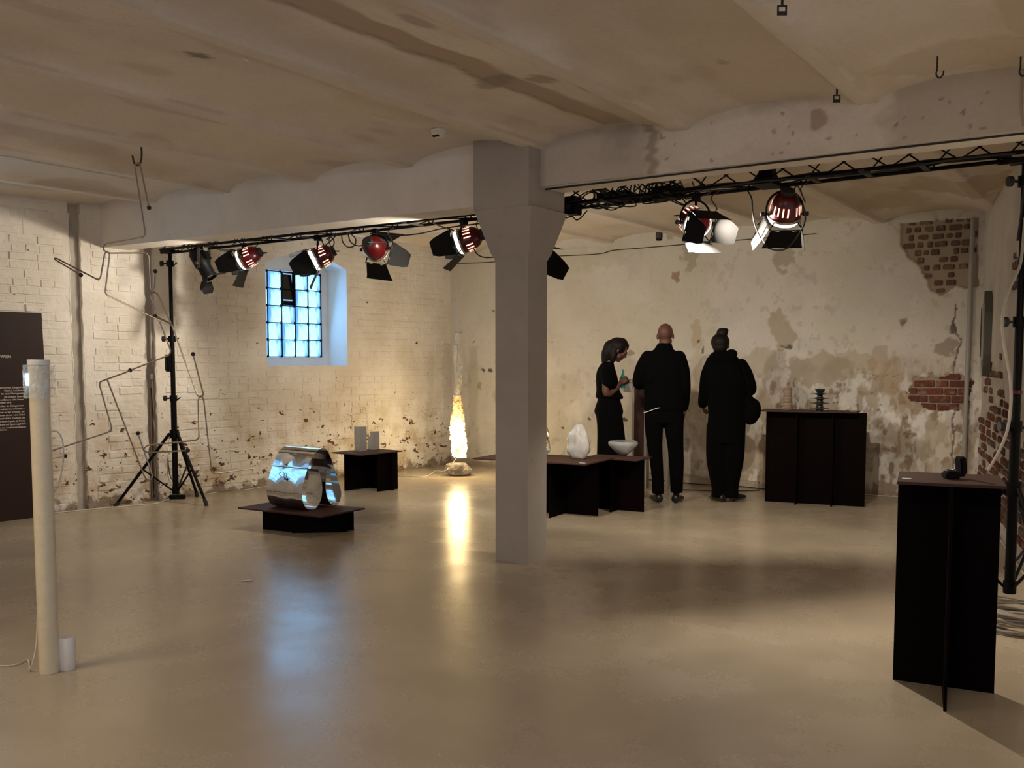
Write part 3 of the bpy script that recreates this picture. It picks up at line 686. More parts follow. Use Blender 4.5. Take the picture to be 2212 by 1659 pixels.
# ------------------------------------------------------------------ lamps
def lampmat(d):
    z = Vector(d).normalized(); x = z.cross(UP).normalized(); y = z.cross(x); return Matrix((x, y, z)).transposed()
def redhead(pos, d, label, lit, doors, power=0, roll=0, hang=None, group='red open-face lamps hanging from the truss', slots=True):
    pos = Vector(pos); Q = lampmat(d)@Matrix.Rotation(R(roll), 3, 'Z'); Q4 = Matrix.Translation(pos)@Q.to_4x4(); W = lambda x, y, z: pos+Q@Vector((x, y, z))
    t = empty('stage_lamp', pos, 0, label, 'stage lamp', group)
    dome = [(.020, -.142), (.046, -.140), (.070, -.118), (.087, -.080), (.095, -.035), (.098, 0), (.098, .012)]
    shell = MB().lathe(dome, 28, Q4); shell.lathe([(r-.004, h+.002) for r, h in dome], 28, Q4)
    dm = put(shell, 'housing', M['red'], t, 50)
    sm = MB(); n_s = 20
    for k in range(n_s):
        if k % 5 == 4: continue
        a = 2*math.pi*k/n_s
        P = []
        for r, h in ((.0945, -.075), (.0985, -.045), (.1005, -.020)):
            for da in (-.045, .045): P.append(W((r-.004)*math.cos(a+da), (r-.004)*math.sin(a+da), h))
        sm.add(P, [(0, 1, 3, 2), (2, 3, 5, 4)])
    if lit and slots:
        sm.v = [tuple(pos+(Vector(v)-pos)*1.035) for v in sm.v]; put(sm, 'vent_slots', M['slot'], t, False, 'glowing vent slots')['kind'] = 'stuff'
    put(MB().lathe([(.0, -.165), (.042, -.165), (.046, -.158), (.046, -.142), (.0, -.138)], 20, Q4), 'rear_cap', M['rubber'], t, 50)
    put(MB().lathe([(.098, .010), (.106, .012), (.106, .026), (.098, .028)], 28, Q4), 'front_ring', M['steel'] if lit else M['black'], t, 50)
    if lit:
        put(MB().lathe([(.0985, .026), (.094, .045), (.085, .056)], 28, Q4), 'lamp_glass', M['lampglow'], t, 60, 'white-hot open front')
        put(MB().sphere(pos+Q@Vector((0, 0, -.02)), .016, 10, 6), 'bulb', M['lampglow'], t, True)
    fr = MB(); h = .062; s = .105
    for a, b in (((-s, -s), (s, -s)), ((s, -s), (s, s)), ((s, s), (-s, s)), ((-s, s), (-s, -s))): fr.tube([W(a[0], a[1], h), W(b[0], b[1], h)], .004, 6)
    for a in range(4): fr.tube([W(.098*math.cos(R(45+90*a)), .098*math.sin(R(45+90*a)), .02), W(s*math.copysign(1, math.cos(R(45+90*a))), s*math.copysign(1, math.sin(R(45+90*a))), h)], .004, 5)
    frame = put(fr, 'door_frame', M['black'], t)
    for k, ang_ in enumerate(doors):
        if ang_ is None: continue
        a = R(90*k); o_ = Vector((math.cos(a), math.sin(a), 0)); sd = Vector((-math.sin(a), math.cos(a), 0))
        th = R(ang_); f = Vector((0, 0, 1))*math.cos(th)+o_*math.sin(th); nrm = o_*math.cos(th)-Vector((0, 0, 1))*math.sin(th)
        base = o_*s+Vector((0, 0, h)); wd = .100; L = .155 if k % 2 else .185; wide = .130 if k % 2 else .06
        pts = [base+sd*wd*.94, base+sd*.045+f*.012, base+sd*.02-f*.004, base-sd*.02-f*.004, base-sd*.045+f*.012, base-sd*wd*.94, base-sd*wd+f*.02,
               base-sd*(wd+(wide-wd)*.6)+f*L*.75, base-sd*(wide if k % 2 else .055)+f*L, base+sd*(wide if k % 2 else .055)+f*L, base+sd*(wd+(wide-wd)*.6)+f*L*.75, base+sd*wd+f*.02]
        put(MB().prism([pos+Q@p for p in pts], Q@nrm, .0018), 'barn_door', M['blackmatte'], t)
    # yoke: a bent strap from the two pivots up to a clamp on the truss chord
    hx = Q.col[0] if abs(Q.col[0].z) < .4 else Q.col[1]; hx = Vector((hx.x, hx.y, 0)).normalized()
    hang = Vector(hang or (pos.x, .46, tz(pos.x)-.02)); top = hang.z-pos.z-.035
    ar = [pos+hx*(.118*math.cos(u))+UP*(top*max(0, math.sin(u))**.8)+(hang-pos-UP*(hang.z-pos.z))*max(0, math.sin(u)) for u in np.linspace(0, math.pi, 15)]
    put(MB().tube([ar[0]-UP*.012]+ar+[ar[-1]-UP*.012], .0075, 6), 'yoke', M['black'], t, True)
    for sg in (-1, 1): put(MB().tube([pos+hx*sg*.10, pos+hx*sg*.128, pos+hx*sg*.130, pos+hx*sg*.150], [.007, .007, .015, .015], 8), 'pivot_knob', M['rubber'], t, True)
    cl_ = MB().box(hang-UP*.012, (.045, .05, .05)); cl_.tube([hang-UP*.07, hang-UP*.02], .010, 6); put(cl_, 'hook_clamp', M['black'], t)
    put(MB().tube(catmull([W(.03, 0, -.15), W(.05, .02, -.20), pos+UP*(top*.5)+EX*.13, hang+EX*.10-UP*.02, hang+EX*.16+UP*.03], 5), .0045, 6), 'power_lead', M['cable'], t, True)
    if lit:
        l = bpy.data.lights.new('lamp_beam', 'SPOT'); l.energy = power; l.color = WARM; l.shadow_soft_size = .035; l.spot_size = R(126); l.spot_blend = .6
        lo = bpy.data.objects.new('lamp_beam', l); COL.objects.link(lo); lo.parent = t; lo.location = Q@Vector((0, 0, .03)); lo.rotation_euler = (-Vector(d)).to_track_quat('Z', 'Y').to_euler()
    return t
def dirn(r, f, u): return EX*r+FW*f+UP*u
# the black profile spot at the far left
def spot_can(pos, d, label):
    pos = Vector(pos); Q = lampmat(d); Q4 = Matrix.Translation(pos)@Q.to_4x4(); W = lambda x, y, z: pos+Q@Vector((x, y, z))
    t = empty('profile_spotlight', pos, 0, label, 'stage lamp')
    put(MB().lathe([(0, -.19), (.055, -.19), (.078, -.15), (.078, -.02), (.066, 0), (.066, .10), (.074, .105), (.074, .125), (.06, .125), (.058, .11)], 24, Q4), 'housing', M['black'], t, 40)
    put(MB().box(W(0, -.07, -.10), (.09, .05, .13), Q, .006), 'lamp_base', M['black'], t)
    put(MB().disc(W(0, 0, .108), .058, Q@Vector((0, 0, 1)), 20), 'lens', M['steel'], t)
    for k, an in enumerate((35, 30, None, 55)):
        if an is None: continue
        a = R(90*k+20); o_ = Vector((math.cos(a), math.sin(a), 0)); sd = Vector((-math.sin(a), math.cos(a), 0)); th = R(an); f = Vector((0, 0, 1))*math.cos(th)+o_*math.sin(th)
        b = o_*.075+Vector((0, 0, .13)); P = [b+sd*.06, b-sd*.06, b-sd*.075+f*.07, b-sd*.05+f*.11, b+sd*.05+f*.11, b+sd*.075+f*.07]
        put(MB().prism([pos+Q@p for p in P], Q@(o_*math.cos(th)-Vector((0, 0, 1))*math.sin(th)), .002), 'barn_door', M['blackmatte'], t)
    hx = Q.col[0]; top = tz(pos.x)-pos.z-.03
    mb = MB()
    for sg in (-1, 1): mb.box(pos+hx*sg*.088+UP*top*.5, (.032, .004, top+.04), Matrix.Rotation(math.atan2(hx.y, hx.x)+R(90), 3, 'Z'))
    mb.box(pos+UP*top, (.03, .18, .005), Matrix.Rotation(math.atan2(hx.y, hx.x)+R(90), 3, 'Z')); put(mb, 'yoke', M['hook'], t)
    put(MB().box(pos+UP*(top+.02), (.05, .05, .05)), 'hook_clamp', M['steel'], t, label='pale metal clamp')
    put(MB().tube([W(.085, 0, -.03), W(.12, 0, -.03)], .014, 10), 'pivot_knob', M['rubber'], t, True)
    return t
spot_can(aty(441, 576, .46), dirn(.42, -.12, -.72), 'black cylindrical profile spotlight, the leftmost lamp on the truss')
redhead(aty(530, 558, .46), dirn(-.90, .10, -.36), 'red lamp next to the black spotlight, its tall door facing the camera', True, (20, 45, 4, 22), 48, 0)
redhead(aty(687, 558, .46), dirn(-.80, -.12, -.40), 'red lamp in front of the glass block window, mostly hidden by its black doors', True, (34, 40, 2, 6), 52, 0)
redhead(aty(812, 538, .46), dirn(.34, .90, -.28), 'red lamp right of the window, seen from its round back', True, (38, 40, None, 46), 92, 8, slots=False)
redhead(aty(1002, 520, .46), dirn(-.90, .16, -.28), 'red lamp just left of the column, open front turned left', True, (30, 26, 2, 36), 62, 0)
redhead(aty(1150, 545, .46), dirn(.25, .85, -.45), 'red lamp behind the column with only a black door showing', True, (50, 20, 40, 35), 105, 20)
redhead(aty(1503, 482, .46), dirn(.30, -.84, -.46), 'red lamp right of the column, white glare under its black doors', True, (-14, 8, 28, 0), 300, 0)
redhead(aty(1695, 462, .46), dirn(.04, .58, -.82), 'red lamp pointing straight down, glowing slots round its dome', True, (14, -16, 24, 38), 190, 0)
# ------------------------------------------------------------------ dark board plinths
def board(mb, a, b, z0, z1, th=.012):
    a = Vector((*a, 0)); b = Vector((*b, 0)); d = (b-a); n = Vector((-d.y, d.x, 0)).normalized()*th/2
    mb.add([a-n+UP*z0, b-n+UP*z0, b+n+UP*z0, a+n+UP*z0, a-n+UP*z1, b-n+UP*z1, b+n+UP*z1, a+n+UP*z1], [(0, 3, 2, 1), (4, 5, 6, 7), (0, 1, 5, 4), (1, 2, 6, 5), (2, 3, 7, 6), (3, 0, 4, 7)])
def plinth(label, ang_, fl_, fr_, depth, ztop, boards, group=None, th=.012):
    # fl_/fr_: front-left and front-right corner of the top (world xy)
    a = Vector((fl_[0], fl_[1], 0)); b = Vector((fr_[0], fr_[1], 0)); u = (b-a).normalized(); v = Vector((-u.y, u.x, 0)); L = (b-a).length
    c = a+u*L/2+v*depth/2; rz = math.atan2(u.y, u.x); t = empty('board_plinth', (c.x, c.y, 0), rz, label, 'plinth', group)
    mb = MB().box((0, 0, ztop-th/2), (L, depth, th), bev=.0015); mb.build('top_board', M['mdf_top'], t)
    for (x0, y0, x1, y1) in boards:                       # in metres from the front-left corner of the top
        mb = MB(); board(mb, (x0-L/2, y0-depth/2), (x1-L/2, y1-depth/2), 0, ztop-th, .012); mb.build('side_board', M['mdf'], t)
    return t, c, u, v
A_ = lambda px, py, z: atz(px, py, z)[:2]
near = plinth('tall dark brown plinth standing close to the camera at the right edge', 0, A_(1938, 1040, .932), A_(2175.5, 1050.5, .932), .40, .932,
              [(.0, .36, .405, .33), (.205, .01, .205, .38)])
steelp = plinth('lowest dark plinth, carrying the polished steel sculpture', 0, A_(513.6, 1096, .18), A_(694, 1116, .18), .54, .18,
                [(.55, .075, .915, .35), (.205, .09, .56, .105), (.205, .09, .205, .44), (.205, .44, .90, .44)])
blockp = plinth('dark plinth by the brick wall, carrying two metal blocks', 0, A_(716, 976.8, .43), A_(778, 982.5, .43), .62, .43,
                [(.07, .12, .07, .50), (.02, .48, .46, .48), (.40, .30, .40, .60)])
f0 = Vector(A_(1265, 1003, .52)); ux = Vector((math.cos(R(5.6)), math.sin(R(5.6))))
longp = plinth('long dark plinth beside the column, carrying the white blown glass form', 0, f0-ux*1.15, f0, .66, .52,
               [(.05, .42, 1.09, .42), (.75, .10, .75, .60), (.25, .10, .25, .60)])
g0_ = Vector(A_(1277, 987, .52)); g1_ = Vector(A_(1377, 992.3, .52)); ud = (g1_-g0_).normalized()
bowlp = plinth('short dark plinth behind the long one, carrying the glass bowl', 0, g1_-ud*.56, g1_, .36, .512,
               [(.05, .22, .54, .22), (.27, .05, .27, .33)])
backp = plinth('wide tall dark plinth against the stained back wall', 0, A_(1640, 886.5, .93), A_(1852, 890.8, .93), .0+.38, .93,
               [(.045, .16, 1.0, .16), (.36, .03, .36, .35), (.70, .03, .70, .35)])
# ------------------------------------------------------------------ figures: closed shapes fused into one continuous surface
def fuse(mb, name, mat, parent, voxel, smooth=4, label=None):
    me = bpy.data.meshes.new('tmp'); me.from_pydata([tuple(v) for v in mb.v], [], mb.f)
    bm = bmesh.new(); bm.from_mesh(me); bmesh.ops.recalc_face_normals(bm, faces=bm.faces); bm.to_mesh(me); bm.free()
    o = bpy.data.objects.new('tmp', me); COL.objects.link(o)
    m = o.modifiers.new('r', 'REMESH'); m.mode = 'VOXEL'; m.voxel_size = voxel; m.use_smooth_shade = True
    s = o.modifiers.new('s', 'SMOOTH'); s.iterations = smooth; s.factor = .5
    bpy.context.view_layer.update(); dg = bpy.context.evaluated_depsgraph_get()
    out = bpy.data.meshes.new_from_object(o.evaluated_get(dg)); bpy.data.objects.remove(o)
    out.name = name; out.materials.clear(); out.materials.append(mat); out.transform(world_of(parent).inverted())
    out.polygons.foreach_set('use_smooth', [True]*len(out.polygons))
    q = bpy.data.objects.new(name, out); COL.objects.link(q); q.parent = parent
    if label: q['label'] = label
    return q
class Fig:
    def __init__(s, pos, face, label, group=None):
        s.P = Vector(pos); d = (s.P-Vector(CAMP)); d.z = 0; s.Y = d.normalized(); s.X = Vector((s.Y.y, -s.Y.x, 0))
        s.o = empty('person', s.P, 0, label, 'person', group)
    def w(s, x, y, z): return s.P+s.X*x+s.Y*y+UP*z
    def limb(s, mb, pts, rs, n=14):
        P = catmull([s.w(*p) for p in pts], 5); m = len(P); ks = np.linspace(0, len(rs)-1, m); rr = np.interp(ks, range(len(rs)), rs)
        mb.tube(P, list(rr), n); mb.sphere(P[0], rr[0], n, 8); mb.sphere(P[-1], rr[-1], n, 8)
    def loft(s, mb, secs, n=22, k=4):                    # (x, y, z, rx, ry)
        A = np.array(secs, float); m = (len(A)-1)*k+1; out = []
        Q = [np.array(v) for v in A]
        for i in range(len(Q)-1):
            p0, p1, p2, p3 = Q[max(i-1, 0)], Q[i], Q[i+1], Q[min(i+2, len(Q)-1)]
            for j in range(k):
                t = j/k; out.append(.5*((2*p1)+(p2-p0)*t+(2*p0-5*p1+4*p2-p3)*t*t+(3*p1-p0-3*p2+p3)*t**3))
        out.append(Q[-1]); vs = []; fs = []
        for x, y, z, rx, ry in out:
            for q in range(n):
                a = 2*math.pi*q/n; vs.append(s.w(x+max(rx, .004)*math.copysign(abs(math.cos(a))**.85, math.cos(a)), y+max(ry, .004)*math.copysign(abs(math.sin(a))**.85, math.sin(a)), z))
        for i in range(len(out)-1):
            for q in range(n): fs.append((i*n+q, i*n+(q+1) % n, (i+1)*n+(q+1) % n, (i+1)*n+q))
        fs += [tuple(range(n))[::-1], tuple((len(out)-1)*n+q for q in range(n))]; mb.add(vs, fs)
    def ell(s, mb, c, r, rx=0, ry=0, rz=0, n=16):
        B = Matrix((s.X, s.Y, UP)).transposed()@Euler((R(rx), R(ry), R(rz))).to_matrix()
        mb.sphere(s.w(*c), 1, n, 10, r, B)
    def head(s, mb, c, fdir, tilt):                       # fdir: yaw of the face in the local frame (0 = +y), tilt: chin down
        B = Matrix((s.X, s.Y, UP)).transposed()@Matrix.Rotation(R(fdir), 3, 'Z')@Matrix.Rotation(R(-tilt), 3, 'X'); C = s.w(*c)
        q = lambda p: C+B@Vector(p)
        E = lambda p, r: mb.sphere(q(p), 1, 16, 10, r, B)
        E((0, -.012, .028), (.076, .094, .090)); E((0, .022, -.035), (.058, .066, .074)); E((0, .056, -.088), (.030, .028, .022)); E((0, .078, .018), (.046, .020, .018))
        mb.tube([q((0, .088, .012)), q((0, .108, -.022)), q((0, .090, -.034))], [.007, .012, .010], 8); E((0, .093, -.028), (.015, .012, .009))
        E((0, .084, -.056), (.024, .010, .006)); E((0, .083, -.067), (.021, .010, .007))
        for sg in (-1, 1):
            E((sg*.032, .072, -.012), (.022, .016, .014)); mb.sphere(q((sg*.079, -.004, -.012)), 1, 10, 8, (.010, .020, .033), B); E((sg*.046, .035, -.050), (.02, .035, .03))
        return q, B
    def hand(s, mb, wr_, d, pn, curl=45, sc=1.0, side=1):
        wr_ = s.w(*wr_); D_ = (s.X*d[0]+s.Y*d[1]+UP*d[2]).normalized(); N = (s.X*pn[0]+s.Y*pn[1]+UP*pn[2]); N = (N-D_*N.dot(D_)).normalized(); T = D_.cross(N)*side
        for k in range(4): mb.tube([wr_+T*(k-1.5)*.010*sc, wr_+D_*.085*sc+T*(k-1.5)*.019*sc], [.015*sc, .0115*sc], 8)
        mb.sphere(wr_+D_*.05*sc, 1, 12, 8, (.012*sc, .042*sc, .048*sc), Matrix((N, T, D_)).transposed())
        for k, L in enumerate((.072, .080, .074, .058)):
            p = wr_+D_*.085*sc+T*(k-1.5)*.0205*sc; pts = [p]; a = R(curl*.5)
            for q_, f in enumerate((.45, .32, .23)):
                p = p+(D_*math.cos(a)+N*math.sin(a))*L*f*sc; pts.append(p); a += R(curl)
            mb.tube(pts, [.0092*sc, .0086*sc, .0078*sc, .0065*sc], 8); mb.sphere(pts[-1], .0065*sc, 8, 6)
        b = wr_+D_*.022*sc-T*.030*sc; pts = [b, b+(D_*.6-T*.6+N*.35).normalized()*.036*sc]; pts.append(pts[-1]+(D_*.8+N*.5-T*.1).normalized()*.028*sc); pts.append(pts[-1]+(D_*.75+N*.6+T*.25).normalized()*.022*sc)
        mb.tube(pts, [.014*sc, .0105*sc, .0092*sc, .0072*sc], 8); mb.sphere(pts[-1], .0072*sc, 8, 6)
    def shoe(s, mb, x, y, yaw, L=.28, wd=.05):
        a = R(yaw); f = (-math.sin(a), math.cos(a)); secs = []
        for t, w_, h in ((-.30, .030, .055), (-.27, .038, .075), (-.12, .036, .095), (.1, .042, .075), (.35, .050, .055), (.55, .047, .045), (.68, .028, .030)):
            c = (x+f[0]*t*L, y+f[1]*t*L); secs.append((c, w_*wd/.05, h))
        n = 12; vs = []; fs = []
        for c, w_, h in secs:
            for q in range(n):
                an = 2*math.pi*q/n; lx = w_*math.cos(an); z = .006+max(0, h*.5+h*.5*math.sin(an))
                vs.append(s.w(c[0]+f[1]*lx, c[1]-f[0]*lx, z))
        for i in range(len(secs)-1):
            for q in range(n): fs.append((i*n+q, i*n+(q+1) % n, (i+1)*n+(q+1) % n, (i+1)*n+q))
        fs += [tuple(range(n))[::-1], tuple((len(secs)-1)*n+q for q in range(n))]; mb.add(vs, fs)
def eyes(fig, q, body):
    for sg in (-1, 1): put(MB().sphere(q((sg*.031, .0745, -.008)), .0105, 10, 8), 'eye', M['paper'], body, True)
# ---- the man seen from behind
F1 = Fig(atz(1430, 1084), 0, 'bald man in black seen from behind, standing between the two women')
b = MB()
q1, B1 = F1.head(b, (.015, .015, 1.675), -6, 14)
F1.limb(b, [(.012, 0, 1.44), (.013, .0, 1.52), (.015, .0, 1.60)], [.066, .058, .060])
F1.loft(b, [(0, 0, .86, .15, .10), (0, 0, .95, .17, .115), (0, 0, 1.08, .155, .105), (0, .0, 1.25, .175, .115), (0, 0, 1.40, .185, .105), (0, 0, 1.48, .11, .08)])
F1.limb(b, [(-.185, 0, 1.44), (-.23, -.02, 1.30), (-.255, .0, 1.19), (-.20, .12, 1.17), (-.13, .22, 1.20)], [.048, .043, .040, .034, .026])
F1.limb(b, [(.175, 0, 1.44), (.205, -.02, 1.30), (.222, -.01, 1.17), (.225, .06, 1.04), (.215, .12, .93)], [.048, .043, .040, .034, .026])
F1.hand(b, (-.13, .22, 1.20), (.5, .85, .1), (1, -.3, -.3), 40, 1, -1); F1.hand(b, (.215, .12, .93), (-.05, .2, -1), (-1, .1, 0), 25)
for sx in (-1, 1):
    hx = .01+sx*.085; kx = -.06 if sx < 0 else .137; ax = -.045 if sx < 0 else .142
    F1.limb(b, [(hx, 0, .90), ((hx+kx)/2, .01, .68), (kx, .01, .47), ((kx+ax)/2, -.01, .28), (ax, -.01, .10)], [.088, .070, .052, .050, .036])
    F1.limb(b, [(ax, -.03, .045), (ax+sx*.01, .08, .035), (ax+sx*.02, .16, .03)], [.034, .036, .024])
body = fuse(b, 'body', M['skin'], F1.o, .0075); eyes(F1, q1, body)
b = MB()
F1.loft(b, [(.012, 0, .925, .205, .125), (.010, 0, 1.0, .207, .13), (.008, 0, 1.12, .198, .128), (0, 0, 1.28, .205, .130), (-.005, 0, 1.40, .208, .120), (-.005, 0, 1.475, .178, .100), (0, 0, 1.535, .10, .078), (.008, .0, 1.585, .074, .068), (.01, 0, 1.60, .066, .062)])
F1.limb(b, [(-.155, 0, 1.455), (-.215, -.02, 1.35), (-.248, -.01, 1.21), (-.215, .10, 1.185), (-.14, .21, 1.205)], [.072, .066, .062, .054, .044])
F1.limb(b, [(.150, 0, 1.455), (.195, -.02, 1.33), (.212, -.015, 1.17), (.216, .05, 1.05), (.212, .11, .955)], [.072, .064, .060, .052, .044])
b.tube([F1.w(-.13, -.10, 1.30), F1.w(-.13, -.125, 1.2)], [.012, .02], 8)
jk = fuse(b, 'jacket', M['cloth2'], F1.o, .010, 3)
put(MB().tube(catmull([F1.w(-.19, -.060, .905), F1.w(-.14, -.105, .922), F1.w(-.07, -.130, .950), F1.w(-.03, -.136, .958)], 5), [.0035]*16, 6), 'shirt_hem', M['paper'], jk, True, 'white shirt hem showing under the jacket')
b = MB()
F1.loft(b, [(.01, 0, .80, .19, .115), (.01, 0, .88, .195, .118), (.01, 0, .98, .185, .11), (.01, 0, 1.02, .17, .1)])
for sx in (-1, 1):
    pts = [(-.085, .0, .88, .100, .105), (-.090, .0, .74, .090, .098), (-.078, .0, .56, .076, .085), (-.060, .0, .40, .066, .074), (-.045, -.01, .22, .060, .066), (-.040, -.012, .085, .060, .064)] if sx < 0 else \
          [(.108, .0, .88, .102, .105), (.112, .0, .74, .094, .098), (.128, .0, .56, .080, .085), (.139, .0, .40, .074, .076), (.143, -.01, .22, .066, .068), (.144, -.012, .100, .061, .064)]
    F1.loft(b, pts)
fuse(b, 'trousers', M['cloth'], F1.o, .010, 3)
for x, yw in ((-.045, 16), (.145, -14)):
    b = MB(); F1.shoe(b, x, -.005, yw, .29); fuse(b, 'shoe', M['shoe'], F1.o, .008, 2)
    b = MB(); 
# ---- the woman on the left, in profile, with a bottle
F2 = Fig(atz(1320, 1075), 0, 'woman in a black T-shirt in profile, looking down and holding a bottle')
b = MB()
q2, B2 = F2.head(b, (.062, .0, 1.535), -90, 33)
F2.limb(b, [(-.055, 0, 1.36), (-.030, 0, 1.41), (.015, 0, 1.48)], [.052, .046, .050])
F2.loft(b, [(-.05, 0, .84, .10, .15), (-.055, 0, .93, .105, .165), (-.045, 0, 1.04, .085, .13), (-.055, 0, 1.18, .092, .145), (-.062, 0, 1.29, .085, .155), (-.06, 0, 1.37, .055, .09)])
for sy, wx, wz in ((-1, .085, 1.195), (1, .085, 1.175)):
    F2.limb(b, [(-.055, sy*.165, 1.31), (-.062, sy*.185, 1.20), (-.052, sy*.18, 1.09), (.02, sy*.11, 1.12), (wx, sy*.045, wz)], [.042, .038, .036, .031, .022])
    F2.hand(b, (wx, sy*.045, wz), (.55, -sy*.25, .35), (.3, -sy*1, 0), 50, .88, sy)
    F2.limb(b, [(-.04, sy*.085, .88), (-.03, sy*.09, .66), (-.02, sy*.09, .45), (-.04, sy*.09, .27), (-.05, sy*.09, .09)], [.088, .070, .050, .046, .034])
    F2.limb(b, [(-.07, sy*.09, .045), (.03, sy*.09, .035), (.10, sy*.09, .03)], [.030, .032, .022])
body = fuse(b, 'body', M['skin'], F2.o, .0075); eyes(F2, q2, body)
b = MB()
F2.ell(b, (.052, 0, 1.568), (.104, .092, .098)); F2.ell(b, (.00, 0, 1.53), (.082, .088, .105), 0, 22)
F2.limb(b, [(-.01, 0, 1.56), (-.045, 0, 1.49), (-.066, 0, 1.425)], [.080, .070, .046]); F2.limb(b, [(.10, 0, 1.60), (.138, 0, 1.575), (.150, 0, 1.555)], [.060, .040, .022])
F2.limb(b, [(.02, -.05, 1.54), (.012, -.065, 1.47), (.0, -.06, 1.42)], [.05, .036, .022]); F2.limb(b, [(.02, .05, 1.54), (.012, .065, 1.47), (.0, .06, 1.42)], [.05, .036, .022])
fuse(b, 'hair', M['hair'], F2.o, .008, 3)
b = MB()
F2.loft(b, [(-.018, 0, 1.03, .132, .150), (-.025, 0, 1.055, .142, .155), (-.040, 0, 1.12, .120, .155), (-.050, 0, 1.22, .115, .165), (-.058, 0, 1.31, .100, .165), (-.052, 0, 1.375, .075, .10), (-.035, 0, 1.415, .052, .06)])
for sy in (-1, 1): F2.limb(b, [(-.055, sy*.14, 1.325), (-.055, sy*.175, 1.26), (-.045, sy*.18, 1.19)], [.062, .058, .056])
fuse(b, 'shirt', M['cloth'], F2.o, .010, 3)
b = MB()
F2.loft(b, [(-.028, 0, 1.06, .105, .14), (-.030, 0, .98, .128, .165), (-.030, 0, .90, .150, .18), (-.025, 0, .84, .135, .18), (-.01, 0, .72, .138, .18)])
for sy in (-1, 1): F2.loft(b, [(-.02, sy*.085, .86, .132, .095), (-.005, sy*.09, .66, .142, .10), (.005, sy*.095, .45, .155, .105), (.005, sy*.10, .20, .160, .11), (.0, sy*.10, .06, .160, .11)])
fuse(b, 'trousers', M['cloth'], F2.o, .010, 3)
for sy in (-1, 1):
    b = MB(); F2.shoe(b, -.03, sy*.09, -90, .26, .045); fuse(b, 'shoe', M['shoe'], F2.o, .008, 2)
n = NT('teal_bottle_glass'); n.fin((.05, .42, .42), .08, 0, n.bump(n.noise(30), .05, .002), Transmission_Weight=.75, IOR=1.3); M['teal'] = n.m
p = F2.w(.112, -.0, 1.14); bt = empty('bottle', p, 0, 'small teal glass bottle held by the woman in the black T-shirt', 'bottle')
Q4 = Matrix.Translation(p)@Matrix.Rotation(R(0), 4, 'X')
put(MB().lathe([(0, 0), (.022, .001), (.025, .008), (.025, .105), (.020, .128), (.010, .152), (.009, .185), (.012, .187), (.012, .195), (.007, .195)], 18, Q4), 'glass_body', M['teal'], bt, 50)
# ---- the woman on the right, hair in a bun, bag under her arm
F3 = Fig(atz(1563, 1083), 0, 'woman with a hair bun in a black hooded coat, shoulder bag at her side')
b = MB()
q3, B3 = F3.head(b, (-.055, .02, 1.585), 12, 16)
F3.limb(b, [(-.03, 0, 1.38), (-.04, .0, 1.44), (-.05, .01, 1.52)], [.056, .048, .052])
F3.loft(b, [(0, 0, .82, .15, .10), (0, 0, .90, .17, .115), (0, 0, 1.02, .14, .10), (0, 0, 1.20, .16, .11), (-.01, 0, 1.34, .165, .10), (-.02, 0, 1.41, .10, .07)])
F3.limb(b, [(-.165, 0, 1.36), (-.20, -.02, 1.24), (-.205, .0, 1.10), (-.215, .10, 1.02), (-.225, .16, .98)], [.044, .040, .038, .032, .023])
F3.limb(b, [(.155, 0, 1.36), (.21, -.02, 1.25), (.245, -.02, 1.14), (.20, .10, 1.12), (.13, .20, 1.14)], [.044, .040, .038, .032, .023])
F3.hand(b, (-.225, .16, .98), (.1, .6, -.7), (1, 0, 0), 35, .9, -1); F3.hand(b, (.13, .20, 1.14), (-.6, .7, 0), (-.5, -.5, -.6), 40, .9)
for sx in (-1, 1):
    F3.limb(b, [(.01+sx*.085, 0, .86), (.01+sx*.08, .01, .65), (.01+sx*.075, .01, .45), (.01+sx*.072, .0, .26), (.01+sx*.07, .0, .09)], [.088, .070, .050, .046, .034])
    F3.limb(b, [(.01+sx*.07, -.02, .045), (.01+sx*.09, .08, .035), (.01+sx*.1, .14, .03)], [.030, .032, .022])
body = fuse(b, 'body', M['skin'], F3.o, .0075); eyes(F3, q3, body)
b = MB(); F3.ell(b, (-.057, -.012, 1.610), (.094, .103, .092)); F3.ell(b, (-.057, -.045, 1.57), (.078, .062, .075))
F3.ell(b, (-.038, -.02, 1.705), (.058, .052, .046)); F3.ell(b, (-.015, -.02, 1.725), (.040, .040, .026)); F3.ell(b, (-.055, -.03, 1.725), (.030, .035, .024))
fuse(b, 'hair', M['hair'], F3.o, .008, 2)
b = MB()
F3.loft(b, [(.02, 0, .86, .185, .135), (.018, 0, .95, .19, .14), (.01, 0, 1.08, .188, .14), (.005, 0, 1.22, .195, .14), (-.01, 0, 1.33, .198, .13), (-.012, 0, 1.395, .175, .115), (-.018, 0, 1.44, .13, .10), (-.02, 0, 1.47, .10, .085)])
F3.ell(b, (-.035, -.055, 1.455), (.135, .085, .075), 10); F3.ell(b, (-.03, .02, 1.475), (.115, .10, .055)); F3.ell(b, (.055, -.06, 1.49), (.06, .05, .05)); F3.limb(b, [(-.165, -.02, 1.43), (-.172, -.03, 1.40)], [.03, .02])
F3.limb(b, [(-.145, 0, 1.375), (-.185, -.02, 1.27), (-.200, -.01, 1.12), (-.215, .04, 1.03), (-.222, .11, .985)], [.068, .064, .062, .056, .050])
F3.limb(b, [(.150, 0, 1.375), (.205, -.02, 1.28), (.245, -.02, 1.145), (.215, .06, 1.125), (.14, .17, 1.14)], [.070, .066, .062, .056, .048])
fuse(b, 'coat', M['cloth2'], F3.o, .010, 3)
b = MB()
F3.loft(b, [(.02, 0, 1.0, .165, .12), (.02, 0, .88, .185, .135), (.015, 0, .70, .190, .14), (.01, 0, .60, .188, .135)])
